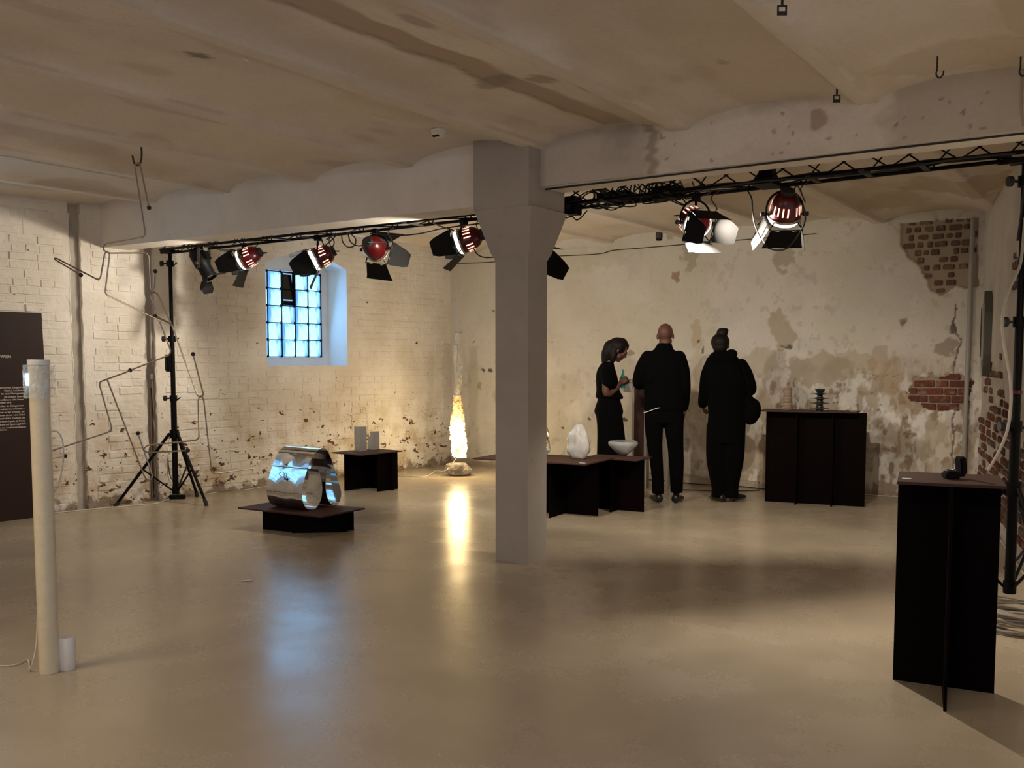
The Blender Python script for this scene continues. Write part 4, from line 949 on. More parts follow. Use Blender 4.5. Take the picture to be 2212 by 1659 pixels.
for sx in (-1, 1): F3.loft(b, [(.012+sx*.085, 0, .78, .108, .12), (.010+sx*.085, 0, .60, .108, .12), (.008+sx*.082, 0, .44, .105, .115), (.008+sx*.072, 0, .30, .092, .10), (.012+sx*.062, 0, .14, .072, .085), (.012+sx*.062, 0, .045, .076, .095)])
fuse(b, 'trousers', M['cloth'], F3.o, .010, 3)
for x, y, yw in ((-.035, -.02, 28), (.120, .08, -28)):
    b = MB(); F3.shoe(b, x, y, yw, .27, .048); fuse(b, 'shoe', M['shoe'], F3.o, .008, 2)
bg = empty('shoulder_bag', F3.w(.27, 0, .78), 0, 'black soft shoulder bag hanging beside the woman with the bun', 'bag')
b = MB(); F3.ell(b, (.262, -.02, .915), (.088, .16, .135), 0, 12); F3.ell(b, (.245, -.02, .99), (.060, .12, .10), 0, -15); F3.ell(b, (.29, -.02, .90), (.06, .10, .07))
fuse(b, 'bag_body', M['cloth2'], bg, .010, 3)
put(MB().tube(catmull([F3.w(.25, -.12, 1.02), F3.w(.215, -.155, 1.2), F3.w(.14, -.12, 1.40), F3.w(.10, .0, 1.455), F3.w(.14, .12, 1.36), F3.w(.24, .12, 1.02)], 5), .011, 6), 'strap', M['cloth'], bg, True)
def thing(name, loc, label, cat, group=None, rz=0): return empty(name, loc, rz, label, cat, group)
def solo(mb, name, mat, label, cat, smooth=False, group=None):
    c = Vector(mb.v[0]); mb.v = [tuple(Vector(v)-c) for v in mb.v]; o = mb.build(name, mat, None, smooth, c); return tag(o, label, cat, group)
# ------------------------------------------------------------------ polished steel sculpture
def P_(pl, x, y, z): t_, c_, u_, v_ = pl; return c_+u_*x+v_*y+UP*z
p0 = atz(620, 1090, .18); p1 = atz(700, 1100, .18)
ax = (p1-p0).normalized(); ay = Vector((-ax.y, ax.x, 0)); W_ = .43
sc_ = thing('ribbon_sculpture', (p0.x, p0.y, .18), 'polished stainless steel ribbon sculpture mirroring blue daylight, on the lowest plinth', 'sculpture')
pr = [(.20, .36), (.235, .24), (.235, .13), (.19, .035), (.12, .004), (.045, .035), (.005, .13), (.02, .24), (.085, .40), (.15, .50), (.225, .545), (.30, .53), (.36, .43), (.43, .24), (.47, .13), (.455, .05), (.40, .008), (.335, .04), (.29, .13), (.285, .25), (.32, .37)]
path = catmull([Vector((0, a*.96, b*.93)) for a, b in pr], 7)
def ribbon(pts, off):
    out = []
    for i, p in enumerate(pts):
        t = (pts[min(i+1, len(pts)-1)]-pts[max(i-1, 0)]).normalized(); out.append(p+Vector((0, -t.z, t.y))*off)
    return out
vs = []; fs = []; A1, A2 = ribbon(path, .0018), ribbon(path, -.0018); nx = 13
for k in range(nx):
    for L in (A1, A2):
        for j, p in enumerate(L):
            dn = .006*math.sin(j*.22+1)*math.sin(k*.75)*math.sin(math.pi*k/(nx-1)) if 25 < j < 62 else 0
            q = p0+ax*(W_*k/(nx-1)-.005)+ay*(p.y-.22+dn)+UP*p.z; vs.append(q)
m = len(path)
for k in range(nx-1):
    for s_ in (0, 1):
        b0 = (2*k+s_)*m; b1 = (2*(k+1)+s_)*m
        for j in range(m-1): fs.append((b0+j, b0+j+1, b1+j+1, b1+j))
for k in (0, nx-1):
    b0 = 2*k*m
    for j in range(m-1): fs.append((b0+j, b0+j+1, b0+m+j+1, b0+m+j))
mb = MB(); mb.add(vs, fs); put(mb, 'steel_ribbon', M['chrome'], sc_, 50)
q = lambda x, y, z: p0+ax*x+ay*(y-.22)+UP*z
put(MB().tube([q(-.005, .066, .358), q(.425, .066, .358)], .007, 8), 'rolled_lip', M['chrome'], sc_, True)
lp = catmull([q(.19, .035, .265), q(.15, .02, .28), (q(.14, .02, .30)), q(.165, .035, .315), q(.19, .03, .29), q(.215, .02, .255), q(.24, .028, .27)], 5)
kt = put(MB().tube(lp, .0022, 6), 'wire_loop', M['blackmatte'], sc_, True, 'thin dark wire loop'); put(MB().sphere(q(.21, .018, .258), .009, 8, 6), 'bead', M['blackmatte'], kt, True)
# ------------------------------------------------------------------ the two metal blocks
def block(px, py, w_, h, label, notch):
    c = atz(px, py, .43); Q = Matrix.Rotation(R(-8), 3, 'Z'); t = thing('metal_block', c, label, 'block', 'metal blocks on the plinth by the brick wall')
    mb = MB()
    if notch: mb.box(c+UP*h*.36, (w_, w_, h*.72), Q, .002); mb.box(c+Q@Vector((w_*.25, 0, 0))+UP*h*.86, (w_*.5, w_, h*.279), Q, .002)
    else: mb.box(c+UP*h/2, (w_, w_, h), Q, .002)
    put(mb, 'body', M['alu'], t)
    for (a, b) in ((-.25, .82), (.25, .6), (.3, .93), (-.2, .4), (0, .2)): put(MB().tube([c+Q@Vector((a*w_, -w_/2-.003, 0))+UP*b*h, c+Q@Vector((a*w_, -w_/2+.002, 0))+UP*b*h], .0045, 8), 'rivet', M['steel'], t)
    return t
block(779, 974.5, .098, .272, 'taller aluminium block on the plinth by the brick wall', False)
block(807, 971, .095, .205, 'shorter stepped aluminium block on the plinth by the brick wall', True)
# ------------------------------------------------------------------ glass forms
def blobmesh(c, rx, ry, rz, amp, sd, n=40, flat=.0, M_=None):
    mb = MB(); vs = []; fs = []; nu, nv = n, n//2
    for i in range(nv+1):
        th = math.pi*i/nv
        for k in range(nu):
            a = 2*math.pi*k/nu; d = Vector((math.sin(th)*math.cos(a), math.sin(th)*math.sin(a), math.cos(th)))
            from mathutils import noise as N
            f = 1+amp*N.noise(d*1.3+Vector((sd, 0, 0)))+amp*.5*abs(N.noise(d*2.2+Vector((0, sd, 0))))
            z = d.z*rz*f; z = max(z, -rz*(1-flat)); vs.append(Vector(c)+Vector((d.x*rx*f, d.y*ry*f, z+rz*(1-flat))))
    for i in range(nv):
        for k in range(nu): fs.append((i*nu+k, (i+1)*nu+k, (i+1)*nu+(k+1) % nu, i*nu+(k+1) % nu))
    return mb.add(vs, fs)
n = NT('milky_glass'); n.fin((.66, .67, .66), .16, 0, n.bump(n.noise(5), .15, .02), Transmission_Weight=.35, IOR=1.3, Subsurface_Weight=.3); M['milk'] = n.m
n = NT('clear_glass'); n.fin((.95, .97, .93), .03, 0, n.bump(n.noise(6), .3, .02), Transmission_Weight=1.0, IOR=1.15); M['clear'] = n.m
n = NT('smoky_glass'); n.fin((.85, .87, .88), .10, 0, n.bump(n.noise(4), .1, .01), Transmission_Weight=.72, IOR=1.2); M['smoky'] = n.m
from mathutils import noise as NZ
c = atz(1250, 990, .52)
tag(blobmesh(c*0, .106, .094, .150, .42, 7.3, 48, .10).build('glass_form', M['milk'], None, 180, c), 'milky white blown glass form with dents, on the long plinth', 'glass object')
vz = []
c = atz(1163, 984, .52); gv = thing('glass_vessel', c, 'clear blown glass vessel half hidden behind the column, on the long plinth', 'glass object')
put(blobmesh(c, .118, .09, .155, .45, 3.1, 44, .12), 'outer_bubble', M['clear'], gv, 180)
put(blobmesh(c+UP*.02, .085, .07, .10, .6, 5.7, 36, .12), 'inner_bubble', M['clear'], gv, 180)
c = atz(1346, 984, .512); bo = thing('glass_bowl', c, 'smoky glass bowl with a rolled-in rim, on the short plinth', 'bowl')
prof = [(0, .004), (.03, .002), (.06, .022), (.105, .066), (.135, .098), (.143, .118), (.138, .134), (.125, .142), (.112, .140), (.112, .135), (.124, .136), (.132, .130), (.136, .117), (.128, .100), (.10, .072), (.055, .030), (.03, .012), (0, .012)]
mb = MB().lathe(prof, 40, Matrix.Translation(c)); mb.v = [tuple(c+Vector(((v[0]-c.x)*(1+.03*math.sin(2*math.atan2(v[1]-c.y, v[0]-c.x))), (v[1]-c.y)*(1-.03*math.sin(2*math.atan2(v[1]-c.y, v[0]-c.x))), v[2]-c.z))) for v in mb.v]
put(mb, 'bowl_body', M['smoky'], bo, 180)
def card(px, py, z, w_, d, label, rz): 
    p = atz(px, py, z); solo(MB().box(p+UP*.0015, (w_, d, .002), Matrix.Rotation(R(rz), 3, 'Z')), 'label_card', M['paper'], label, 'card')
card(1258, 1000.5, .52, .055, .025, 'small white label card on the front corner of the long plinth', 5)
card(1958.5, 1034.5, .932, .036, .022, 'small white label card on the corner of the tall near plinth', 9)
card(1842, 889, .93, .06, .02, 'small white label card on the wide plinth at the back wall', 3)
# ------------------------------------------------------------------ ceramics on the back plinth
c = atz(1701, 885, .93); sk = thing('stacked_vessel', c, 'slender tapering vessel of stacked beige rings on the back plinth', 'vase')
z = 0
for k in range(15):
    r_ = .053-.0155*k/14; h = .0145; off = Vector((random.uniform(-.002, .002), random.uniform(-.002, .002), 0))
    put(MB().lathe([(0, z), (r_*.93, z), (r_, z+.003), (r_, z+.009), (r_*.93, z+h-.001), (0, z+h-.001)], 24, Matrix.Translation(c+off)), 'ring', M['stoneware'], sk, 50); z += h
put(MB().lathe([(0, z), (.042, z), (.044, z+.004), (.043, z+.009), (0, z+.009)], 24, Matrix.Translation(c)), 'rim_disc', M['stoneware'], sk, 50)
c = atz(1770.5, 888, .93); ds = thing('disc_vase', c, 'dark glazed vase of four wide discs under a small bowl, on the back plinth', 'vase')
put(MB().lathe([(0, 0), (.034, 0), (.033, .02), (.036, .04), (.030, .055), (.035, .085), (.029, .10), (.033, .125), (.027, .14), (.024, .17), (.018, .18), (0, .18)], 28, Matrix.Translation(c)), 'core', M['darkclay'], ds, 60)
for h, r_ in ((.028, .090), (.078, .092), (.125, .091), (.168, .088)): put(MB().lathe([(.03, h-.010), (.06, h-.003), (r_, h-.001), (r_, h+.003), (.06, h+.005), (.03, h+.012)], 36, Matrix.Translation(c)), 'disc', M['darkclay'], ds, 60)
put(MB().lathe([(.014, .172), (.022, .178), (.040, .195), (.049, .214), (.046, .216), (.036, .200), (.0, .190)], 28, Matrix.Translation(c)), 'bowl', M['darkclay'], ds, 60)
# ------------------------------------------------------------------ black hinged object on the near plinth
c = atz(2055, 1034, .932); Q = Matrix.Rotation(HEAD+R(4), 3, 'Z'); hb2 = thing('ring_holder', c, 'small black open case with a glinting silver piece, on the tall near plinth', 'case')
put(MB().box(c+UP*.016, (.066, .055, .032), Q, .008), 'base', M['blackmatte'], hb2)
put(MB().box(c+Q@Vector((.045, .01, .055)), (.026, .055, .074), Q@Euler((0, R(-7), 0)).to_matrix(), .006), 'lid', M['blackmatte'], hb2)
put(MB().box(c+Q@Vector((.036, .005, .016)), (.03, .05, .012), Q, .004), 'hinge', M['blackmatte'], hb2)
mb = MB()
for k in range(5): mb.sphere(c+Q@Vector((-.014+.007*k, random.uniform(-.01, .01), .035+random.uniform(0, .008))), .006, 8, 6, (1.2, .8, .7))
put(mb, 'silver_piece', M['chrome'], hb2, True); hb2.children[-1]['kind'] = 'stuff'
# ------------------------------------------------------------------ pale high table behind the visitors
tq = thing('high_table', atd(1385, 1060, 10.75)*1, 'pale high table behind the visitors, seen between the woman and the man', 'table'); tq.location.z = 0
C0 = atd(1388, 900, 10.75); C0.z = 0; Q = Matrix.Rotation(HEAD-R(12), 3, 'Z'); B_ = lambda x, y, z: C0+Q@Vector((x, y, z))
tq.location = C0
M['pale'] = simple('pale_lacquer', (.42, .40, .35), .45)
put(MB().box(B_(.02, .25, 1.20), (.50, .62, .03), Q), 'table_top', M['pale'], tq)
put(MB().box(B_(.02, -.03, 1.13), (.46, .02, .11), Q), 'apron', M['pale'], tq); put(MB().box(B_(.02, .50, 1.13), (.46, .02, .11), Q), 'apron', M['pale'], tq)
for x in (-.13, .0, .24):
    put(MB().box(B_(x+.03, .22, .59), (.03, .52, 1.18), Q), 'leg_panel', M['pale'], tq)
put(MB().box(B_(-.035, -.035, .59), (.11, .012, 1.18), Q), 'front_panel', M['mdf_top'], tq, label='dark front panel')
# ------------------------------------------------------------------ twisted film lamp on its rock
LC = atz(990, 1027); LC = Vector((LC.x, LC.y, 0)); lamp = thing('film_lamp', LC+UP*.2, 'twisted crinkled film lamp glowing yellow-white, hanging above a rock', 'lamp')
n = NT('crinkled_film'); n.fin((.72, .66, .56), .25, 0, n.bump(n.noise(22, 3), .8, .01), Transmission_Weight=.35, IOR=1.2); M['film'] = n.m
n = NT('glowing_film'); zz_ = n.sepz()[2]; g = n.ramp(zz_, .95, .50); g2 = n.math('MULTIPLY', g, n.ramp(n.noise(26, 3), .30, .62, .45, 1.0))
n.fin((.75, .55, .30), .4, 0, n.bump(n.noise(30, 3), .8, .01)); n.setin(n.b.inputs['Emission Color'], n.mix(n.ramp(g2, .25, .8), (1, .42, .10), (1, .86, .50)))
n.setin(n.b.inputs['Emission Strength'], n.math('MULTIPLY', n.math('POWER', g2, 1.8), 3.4)); M['glow'] = n.m
def film(ph, rad, z0, z1, mat, name, tw=1.15, rr=None):
    mb = MB(); nz = 90; nu = 18; vs = []; fs = []
    for i in range(nz+1):
        t = i/nz; z = z0+(z1-z0)*t; a0 = ph+tw*2*math.pi*(z/1.5); cx = .026*math.cos(a0); cy = .026*math.sin(a0)
        br = rr(z)
        for k in range(nu):
            a = 2*math.pi*k/nu; j = Vector((math.cos(a)*2, math.sin(a)*2, z*11)); f = 1+.30*NZ.noise(j+Vector((ph, 0, 0)))+.24*NZ.noise(j*2.3)*(1 if z > .9 else 1.6)+(.5*abs(NZ.noise(j*4.6)) if z < 1.0 else 0)
            vs.append(LC+Vector((cx+br*f*math.cos(a), cy+br*f*math.sin(a), z+.02*NZ.noise(j*1.5))))
    for i in range(nz):
        for k in range(nu): fs.append((i*nu+k, i*nu+(k+1) % nu, (i+1)*nu+(k+1) % nu, (i+1)*nu+k))
    fs += [tuple(range(nu))[::-1], tuple(nz*nu+k for k in range(nu))]; mb.add(vs, fs); put(mb, name, mat, lamp, 30)
rr = lambda z: .036+.012*max(0, (z-1.3))+.050*max(0, min(1, (.85-z)/.35))*(1 if z > .34 else max(.45, (z-.18)/.16))
film(0, 1, .97, 1.77, M['film'], 'film_tube', rr=rr); film(math.pi, 1, .97, 1.62, M['film'], 'film_tube', rr=lambda z: rr(z)*.8)
film(0, 1, .23, .985, M['glow'], 'glowing_film', rr=rr); film(math.pi, 1, .25, .985, M['glow'], 'glowing_film', rr=lambda z: rr(z)*.8)
put(MB().tube([LC+Vector((-.055, 0, 1.77)), LC+Vector((.065, .01, 1.775))], .010, 8), 'top_bar', M['steel'], lamp, True)
for dx in (-.01, .025): put(MB().tube([LC+Vector((dx, 0, 1.77)), LC+Vector((dx, 0, 2.88))], .0012, 4), 'hanging_wire', M['wire'], lamp)
put(MB().tube(catmull([LC+UP*.25, LC-EX*.02+UP*.22, LC-EX*.09+UP*.13-FW*.06, LC-EX*.16+UP*.07-FW*.12, atz(940, 1021)+UP*.02, atz(920, 1030)+UP*.006, atz(880, 1029)+UP*.006, atz(842, 1028)+UP*.006], 6), .0055, 6), 'cord', M['whitecable'], lamp, True)
l = bpy.data.lights.new('film_lamp_light', 'POINT'); l.energy = 30; l.color = (1, .72, .34); l.shadow_soft_size = .10
lo = bpy.data.objects.new('film_lamp_light', l); COL.objects.link(lo); lo.parent = lamp; lo.location = EX*.0-FW*.16+UP*.36
bm = bmesh.new(); bmesh.ops.create_icosphere(bm, subdivisions=2, radius=1)
for v in bm.verts:
    f = 1+.24*NZ.noise(v.co*1.2+Vector((4, 2, 1)))+.12*NZ.noise(v.co*2.6); v.co = Vector((v.co.x*.175*f, v.co.y*.14*f, max(-.080, min(.082, v.co.z*.125*f))+.080))
n = NT('grey_fieldstone'); f = n.noise(9, 6, .65); n.fin(n.mix(n.ramp(f, .38, .62), (.14, .12, .10), (.42, .38, .33)), .85, 0, n.bump(f, .8, .02)); me = bpy.data.meshes.new('rock'); bm.to_mesh(me); bm.free(); me.materials.append(n.m)
ro = bpy.data.objects.new('rock', me); COL.objects.link(ro); ro.location = atz(989, 1029)+FW*.10; ro.rotation_euler = (0, 0, .5); tag(ro, 'grey faceted rock on the floor beneath the glowing film lamp', 'rock')
# ------------------------------------------------------------------ tube lamp at the left edge
T0 = atz(98, 1458)+FW*.04; tl = thing('tube_lamp', T0, 'tall cream tube lamp with a clear sleeve and cold LED, at the left edge', 'lamp')
put(MB().lathe([(0, .001), (.0425, .001), (.0435, .004), (.0435, 1.40), (.041, 1.402), (0, 1.402)], 36, Matrix.Translation(T0)), 'tube', M['tubewhite'], tl, 40)
put(MB().lathe([(.0465, 1.402), (.0475, 1.404), (.0475, 1.424), (.0465, 1.427), (0, 1.427)], 36, Matrix.Translation(T0)), 'cap', M['white'], tl, 40)
n = NT('clear_film'); fz = n.noise(38, 3, .6); n.fin((.75, .85, .95), .15, 0, n.bump(fz, .9, .02), Alpha=n.ramp(fz, .35, .65, .10, .55), Specular_IOR_Level=.8); M['sleeve'] = n.m
mb = MB(); vs = []; fs = []; nu = 48; nz = 14
for i in range(nz+1):
    for k in range(nu+1):
        a = R(-60)+R(300)*k/nu; r_ = .066+.004*NZ.noise(Vector((math.cos(a)*4, math.sin(a)*4, i*.5)))
        vs.append(T0+Vector((r_*math.cos(a+HEAD+R(90)), r_*math.sin(a+HEAD+R(90)), 1.255+.148*i/nz+.004*NZ.noise(Vector((a*4, 0, i*.1))))))
for i in range(nz):
    for k in range(nu): fs.append((i*(nu+1)+k, i*(nu+1)+k+1, (i+1)*(nu+1)+k+1, (i+1)*(nu+1)+k))
mb.add(vs, fs); put(mb, 'clear_sleeve', M['sleeve'], tl, 180, 'crumpled clear plastic sleeve')
put(MB().box(T0-EX*.047-FW*.012+UP*1.338, (.012, .02, .055), Matrix.Rotation(HEAD, 3, 'Z'), .003), 'led', M['bluelight'], tl, label='cold white LED')
c2 = T0+EX*.058+FW*.05
put(MB().lathe([(0, 0), (.038, 0), (.040, .003), (.040, .148), (.038, .151), (0, .151)], 32, Matrix.Translation(c2)), 'foot_cylinder', M['white'], tl, 40, 'short white cylinder at the foot')
put(MB().tube(catmull([T0+EX*.03+FW*.02+UP*1.10, T0+EX*.06+FW*.03+UP*1.10, T0+EX*.082+FW*.03+UP*1.05, T0+EX*.078+FW*.03+UP*.95, T0+EX*.055+FW*.03+UP*.86, T0+EX*.03+FW*.03+UP*.82], 5), .0035, 6), 'cord', M['whitecable'], tl, True)
put(MB().tube(catmull([T0-EX*.035+FW*.02+UP*.40, T0-EX*.052+FW*.02+UP*.30, T0-EX*.058+UP*.12, T0-EX*.09-FW*.0+UP*.01, atz(60, 1428)+UP*.006, atz(25, 1441)+UP*.008, atz(-30, 1440)+UP*.008], 6), .0035, 6), 'cord', M['whitecable'], tl, True)
# ------------------------------------------------------------------ text board leaning on the left wall
P0 = atv(116, 1111, wl(0, .13), wl(9, .13)); P0.z = 0; u_ = Vector((WD[0], WD[1], 0)); nn = Vector((WN[0], WN[1], 0)); H_ = 1.86; lean = .10
up_ = (UP*H_-nn*lean).normalized(); Lb = math.hypot(H_, lean); bw = .78; nb_ = u_.cross(up_); nb_ = nb_ if nb_.dot(nn) > 0 else -nb_
tb = thing('text_board', P0+u_*bw/2, 'dark brown exhibition text board leaning on the painted wall at the left edge', 'sign'); c = P0+u_*bw/2+up_*Lb/2
mb = MB(); th = .012; P4 = [P0, P0+u_*bw, P0+u_*bw+up_*Lb, P0+up_*Lb]; mb.add(P4+[p-nb_*th for p in P4], [(0, 1, 2, 3), (7, 6, 5, 4), (0, 4, 5, 1), (1, 5, 6, 2), (2, 6, 7, 3), (3, 7, 4, 0)]); put(mb, 'board', M['mdf_board'], tb)
mb = MB(); fp = [P0+u_*.12-nn*.012, P0+u_*.12-nn*.012+up_*.8, P0+u_*.12-nn*.07]; mb.prism(fp, u_, .012); put(mb, 'rear_stay', M['mdf'], tb)
def text_pts(s_, size, xr, y, mb, bold=0):
    cu = bpy.data.curves.new('t', 'FONT'); cu.body = s_; cu.size = size; cu.align_x = 'RIGHT'; cu.offset = bold; cu.resolution_u = 3; o = bpy.data.objects.new('t', cu); COL.objects.link(o)
    bpy.context.view_layer.update(); me = bpy.data.meshes.new_from_object(o.evaluated_get(bpy.context.evaluated_depsgraph_get())); bpy.data.objects.remove(o)
    mb.add([P0+u_*(xr-v.co.x)+up_*(y+v.co.y)+nb_*.0006 for v in me.vertices], [list(p.vertices) for p in me.polygons])
def vpos(px, py): # distance up the board of a line seen at (px, py)
    r = ray(px, py); n_ = np.array(nb_); t = n_.dot(np.array(P0)-CAMP)/n_.dot(r); X = Vector(CAMP+t*r)-P0; return X.dot(u_), X.dot(up_)
M['print'] = simple('cream_print', (.62, .56, .48), .8, bump=0)
mb = MB(); xr, yy = vpos(24, 773); text_pts('IN BETWEEN', .033, xr, yy, mb, .0006); tx = put(mb, 'heading', M['print'], tb)
mb = MB()
for i, s_ in enumerate(['Designer:innen, Designerinnen', 'Objekte, Installationen', 'das labile Gleichgewicht –', 'des Designs, Spannung', 'deren Balance nicht immer', 'verändert wird.', 'als über als Dialogpartner:', 'reduzieren, vermitteln –', 'bauen auf ein Konzept, das', 'immer stärker wird. Dabei', 'gegenständliche Zustände des', 'die Form-Freude als Prinzip', 'Räume und Spannungsfelder', 'Orte der Auseinandersetzung', 'Situationen.']):
    px = [57, 57, 57, 57, 51, 25, 52, 53, 53, 54, 54, 55, 56, 56, 16][i]; xr, yy = vpos(px, 838+6.56*i); text_pts(s_, .0215, xr, yy, mb, .0003)
tx = put(mb, 'printed_text', M['print'], tb); tx['kind'] = 'stuff'
# ------------------------------------------------------------------ hanging wire sculpture
hk = thing('ceiling_hook', atz(300, 300, 2.93), 'thin bent ceiling hook from which the wire sculpture hangs', 'hook')
dh = 6.71; D_ = lambda px, py, dd=0: atd(px, py, dh+dd)
put(MB().tube(catmull([atz(286, 297, 2.935), D_(299, 294.5), D_(304, 305), D_(306, 335), D_(303, 352), D_(297, 357), D_(290, 352), D_(286, 336)], 5), .0065, 8), 'hook_rod', M['hook'], hk, True)
def wirepiece(px, dd, ends, label, r_=.0054):
    pts = [D_(x, y, dd+(i*dd2)) for i, (x, y) in enumerate(px) for dd2 in [.006]]
    c = pts[0]; t = thing('bent_wire', c, label, 'mobile', 'hanging bent wire mobile')
    put(MB().tube(bend(pts, .035, 4), r_, 7), 'rod', M['wire'], t, True)
    for e in ends: put(MB().sphere(pts[e], .015, 12, 8), 'ball_end', M['hook'], t, True)
    return t
wirepiece([(322, 449), (303, 358), (298, 350), (291, 358), (314, 505), (311, 511), (229, 526), (223, 534), (224, 541), (236, 547), (316, 546), (322, 553), (325, 622), (329, 629), (334, 622), (335.5, 586)], -.02, (0, -1), 'topmost bent wire of the mobile, hung directly on the ceiling hook')
wirepiece([(174.5, 594), (119, 561), (117, 558), (122, 558), (211, 604), (217, 600), (226, 548), (231, 543), (237, 549), (227, 630), (231, 638), (369, 703), (372, 700), (335, 683)], .05, (0, -1), 'bent wire of the mobile whose folded arm reaches furthest left above the board')
wirepiece([(417, 765), (439.5, 852), (435, 858), (427, 856), (372, 704), (340, 634), (331, 630), (323, 637), (369, 758), (366, 767), (281, 800)], .10, (0, -1), 'longest slanting bent wire of the mobile, crossing the left tripod pole')
wirepiece([(281, 801), (226, 821), (216, 825), (215, 832), (242, 926), (236, 933), (105, 976), (100, 984), (107, 991), (141, 985)], .15, (-1,), 'bent wire of the mobile ending left behind the tube lamp')
wirepiece([(231, 818.5), (313, 1032), (322, 1040), (330, 1030), (298, 936)], .157, (-1,), 'bent wire of the mobile falling in front of the tripod, forming a narrow V')
wirepiece([(406, 973), (318, 978), (309, 971), (318, 962), (424, 951), (430, 944), (428, 862), (434, 853.5), (440, 862), (457, 1017), (463, 1023), (548, 1012)], .07, (0,), 'lowest bent wire of the mobile with a long arm pointing right')
# ------------------------------------------------------------------ cables on the truss
def rope(pts, r_, mat, label, cat='cable', k=6, group=None): return solo(MB().tube(catmull(pts, k), r_, 6), 'cable', mat, label, cat, True, group)
tz_ = lambda x, y, z: Vector((x, y, z))
cb = thing('cable_bundle', (.62, .45, 2.6), 'tangled bundle of black cables on the truss right of the column', 'cables')
for k in range(9):
    cx = .30+.085*k+random.uniform(-.03, .03); pts = []
    for j in range(15):
        a = j*.95+random.uniform(-.3, .3); pts.append(Vector((cx+.018*j*random.choice((1, .6))-.08+.075*math.cos(a), .45+.10*math.sin(a*1.3), 2.585+.075*math.sin(a)+random.uniform(-.02, .02)+(.04 if 2 < k < 6 else 0))))
    put(MB().tube(catmull(pts, 5), .0048, 5), 'loop', M['cable'], cb, True)
for k in range(4): put(MB().tube(catmull([Vector((x, .40+.05*k+random.uniform(-.02, .02), tz(x)+random.uniform(.005, .03))) for x in np.linspace(.2, 3.0, 14)], 4), .005, 5), 'run', M['cable'], cb, True)
for k, (px, py, sz) in enumerate(((1238, 445, (.09, .11, .13)), (1330, 425, (.24, .14, .055)), (1440, 418, (.17, .14, .085)))):
    c = aty(px, py, .45); bx = thing('dimmer_box', c, ('square black power box hanging off the truss next to the column', 'flat black power box amid the cable tangle on the truss', 'black power box on the truss above the tilted red lamp')[k], 'box', 'power boxes on the truss')
    put(MB().box(c, sz, None, .006), 'housing', M['blackmatte'], bx); put(MB().box(c+Vector((-.01, -sz[1]/2-.001, 0)), (sz[0]*.35, .003, sz[2]*.4)), 'label_plate', M['hook'], bx)
rope([aty(1160, 474, .42), aty(1185, 479, .42), aty(1215, 473, .42), aty(1235, 468, .42), aty(1245, 475, .42), aty(1255, 470, .42), aty(1268, 455, .42)], .005, M['cable'], 'black cable sagging from the power box to the column head')
rope([aty(1615, 412, .42), aty(1624, 430, .42), aty(1626, 460, .42), aty(1632, 490, .42), aty(1648, 522, .42), aty(1665, 538, .42), aty(1700, 536, .40), aty(1735, 490, .38), aty(1738, 455, .38), aty(1722, 430, .38), aty(1704, 425, .40)], .0052, M['cable'], 'black lead looping down beside the downward red lamp')
mb = thing('cable_loops', (-2.0, .46, 2.5), 'black cable loops hanging under the truss right of the window', 'cables')
for pts in ([(705, 518), (715, 512), (722, 525), (712, 540), (700, 530), (694, 515)], [(738, 504), (740, 522), (752, 534), (766, 530), (768, 516), (757, 505), (750, 503)], [(752, 505), (757, 522), (772, 531), (790, 528), (800, 522)], [(703, 530), (715, 520), (728, 506)], [(640, 514), (660, 512), (688, 518)]):
    put(MB().tube(catmull([aty(x, y, .44) for x, y in pts], 5), .0055, 6), 'loop', M['cable'], mb, True)
rope([aty(800, 504, .40), aty(850, 509, .40), aty(905, 505, .40), aty(960, 493, .40), aty(1035, 483, .40)], .0055, M['cable'], 'black cable sagging below the truss left of the column')
rope([aty(1023, 536, .44), aty(1032, 550, .46), aty(1048, 556, .48), aty(1070, 555, .5), aty(1110, 548, .5), aty(1165, 480, .5)], .005, M['cable'], 'black lead of the red lamp just left of the column, dropping behind it')
rope([aty(478, 527, .44), aty(476, 545, .44), aty(470, 562, .44)], .004, M['cable'], 'short black cable hanging between the two leftmost lamps')
rope([Vector((x, .30, tz(x)-.02+.012*math.sin(x*5))) for x in np.linspace(1.2, 3.05, 12)], .006, M['cable'], 'black cable taped along the near chord of the truss')
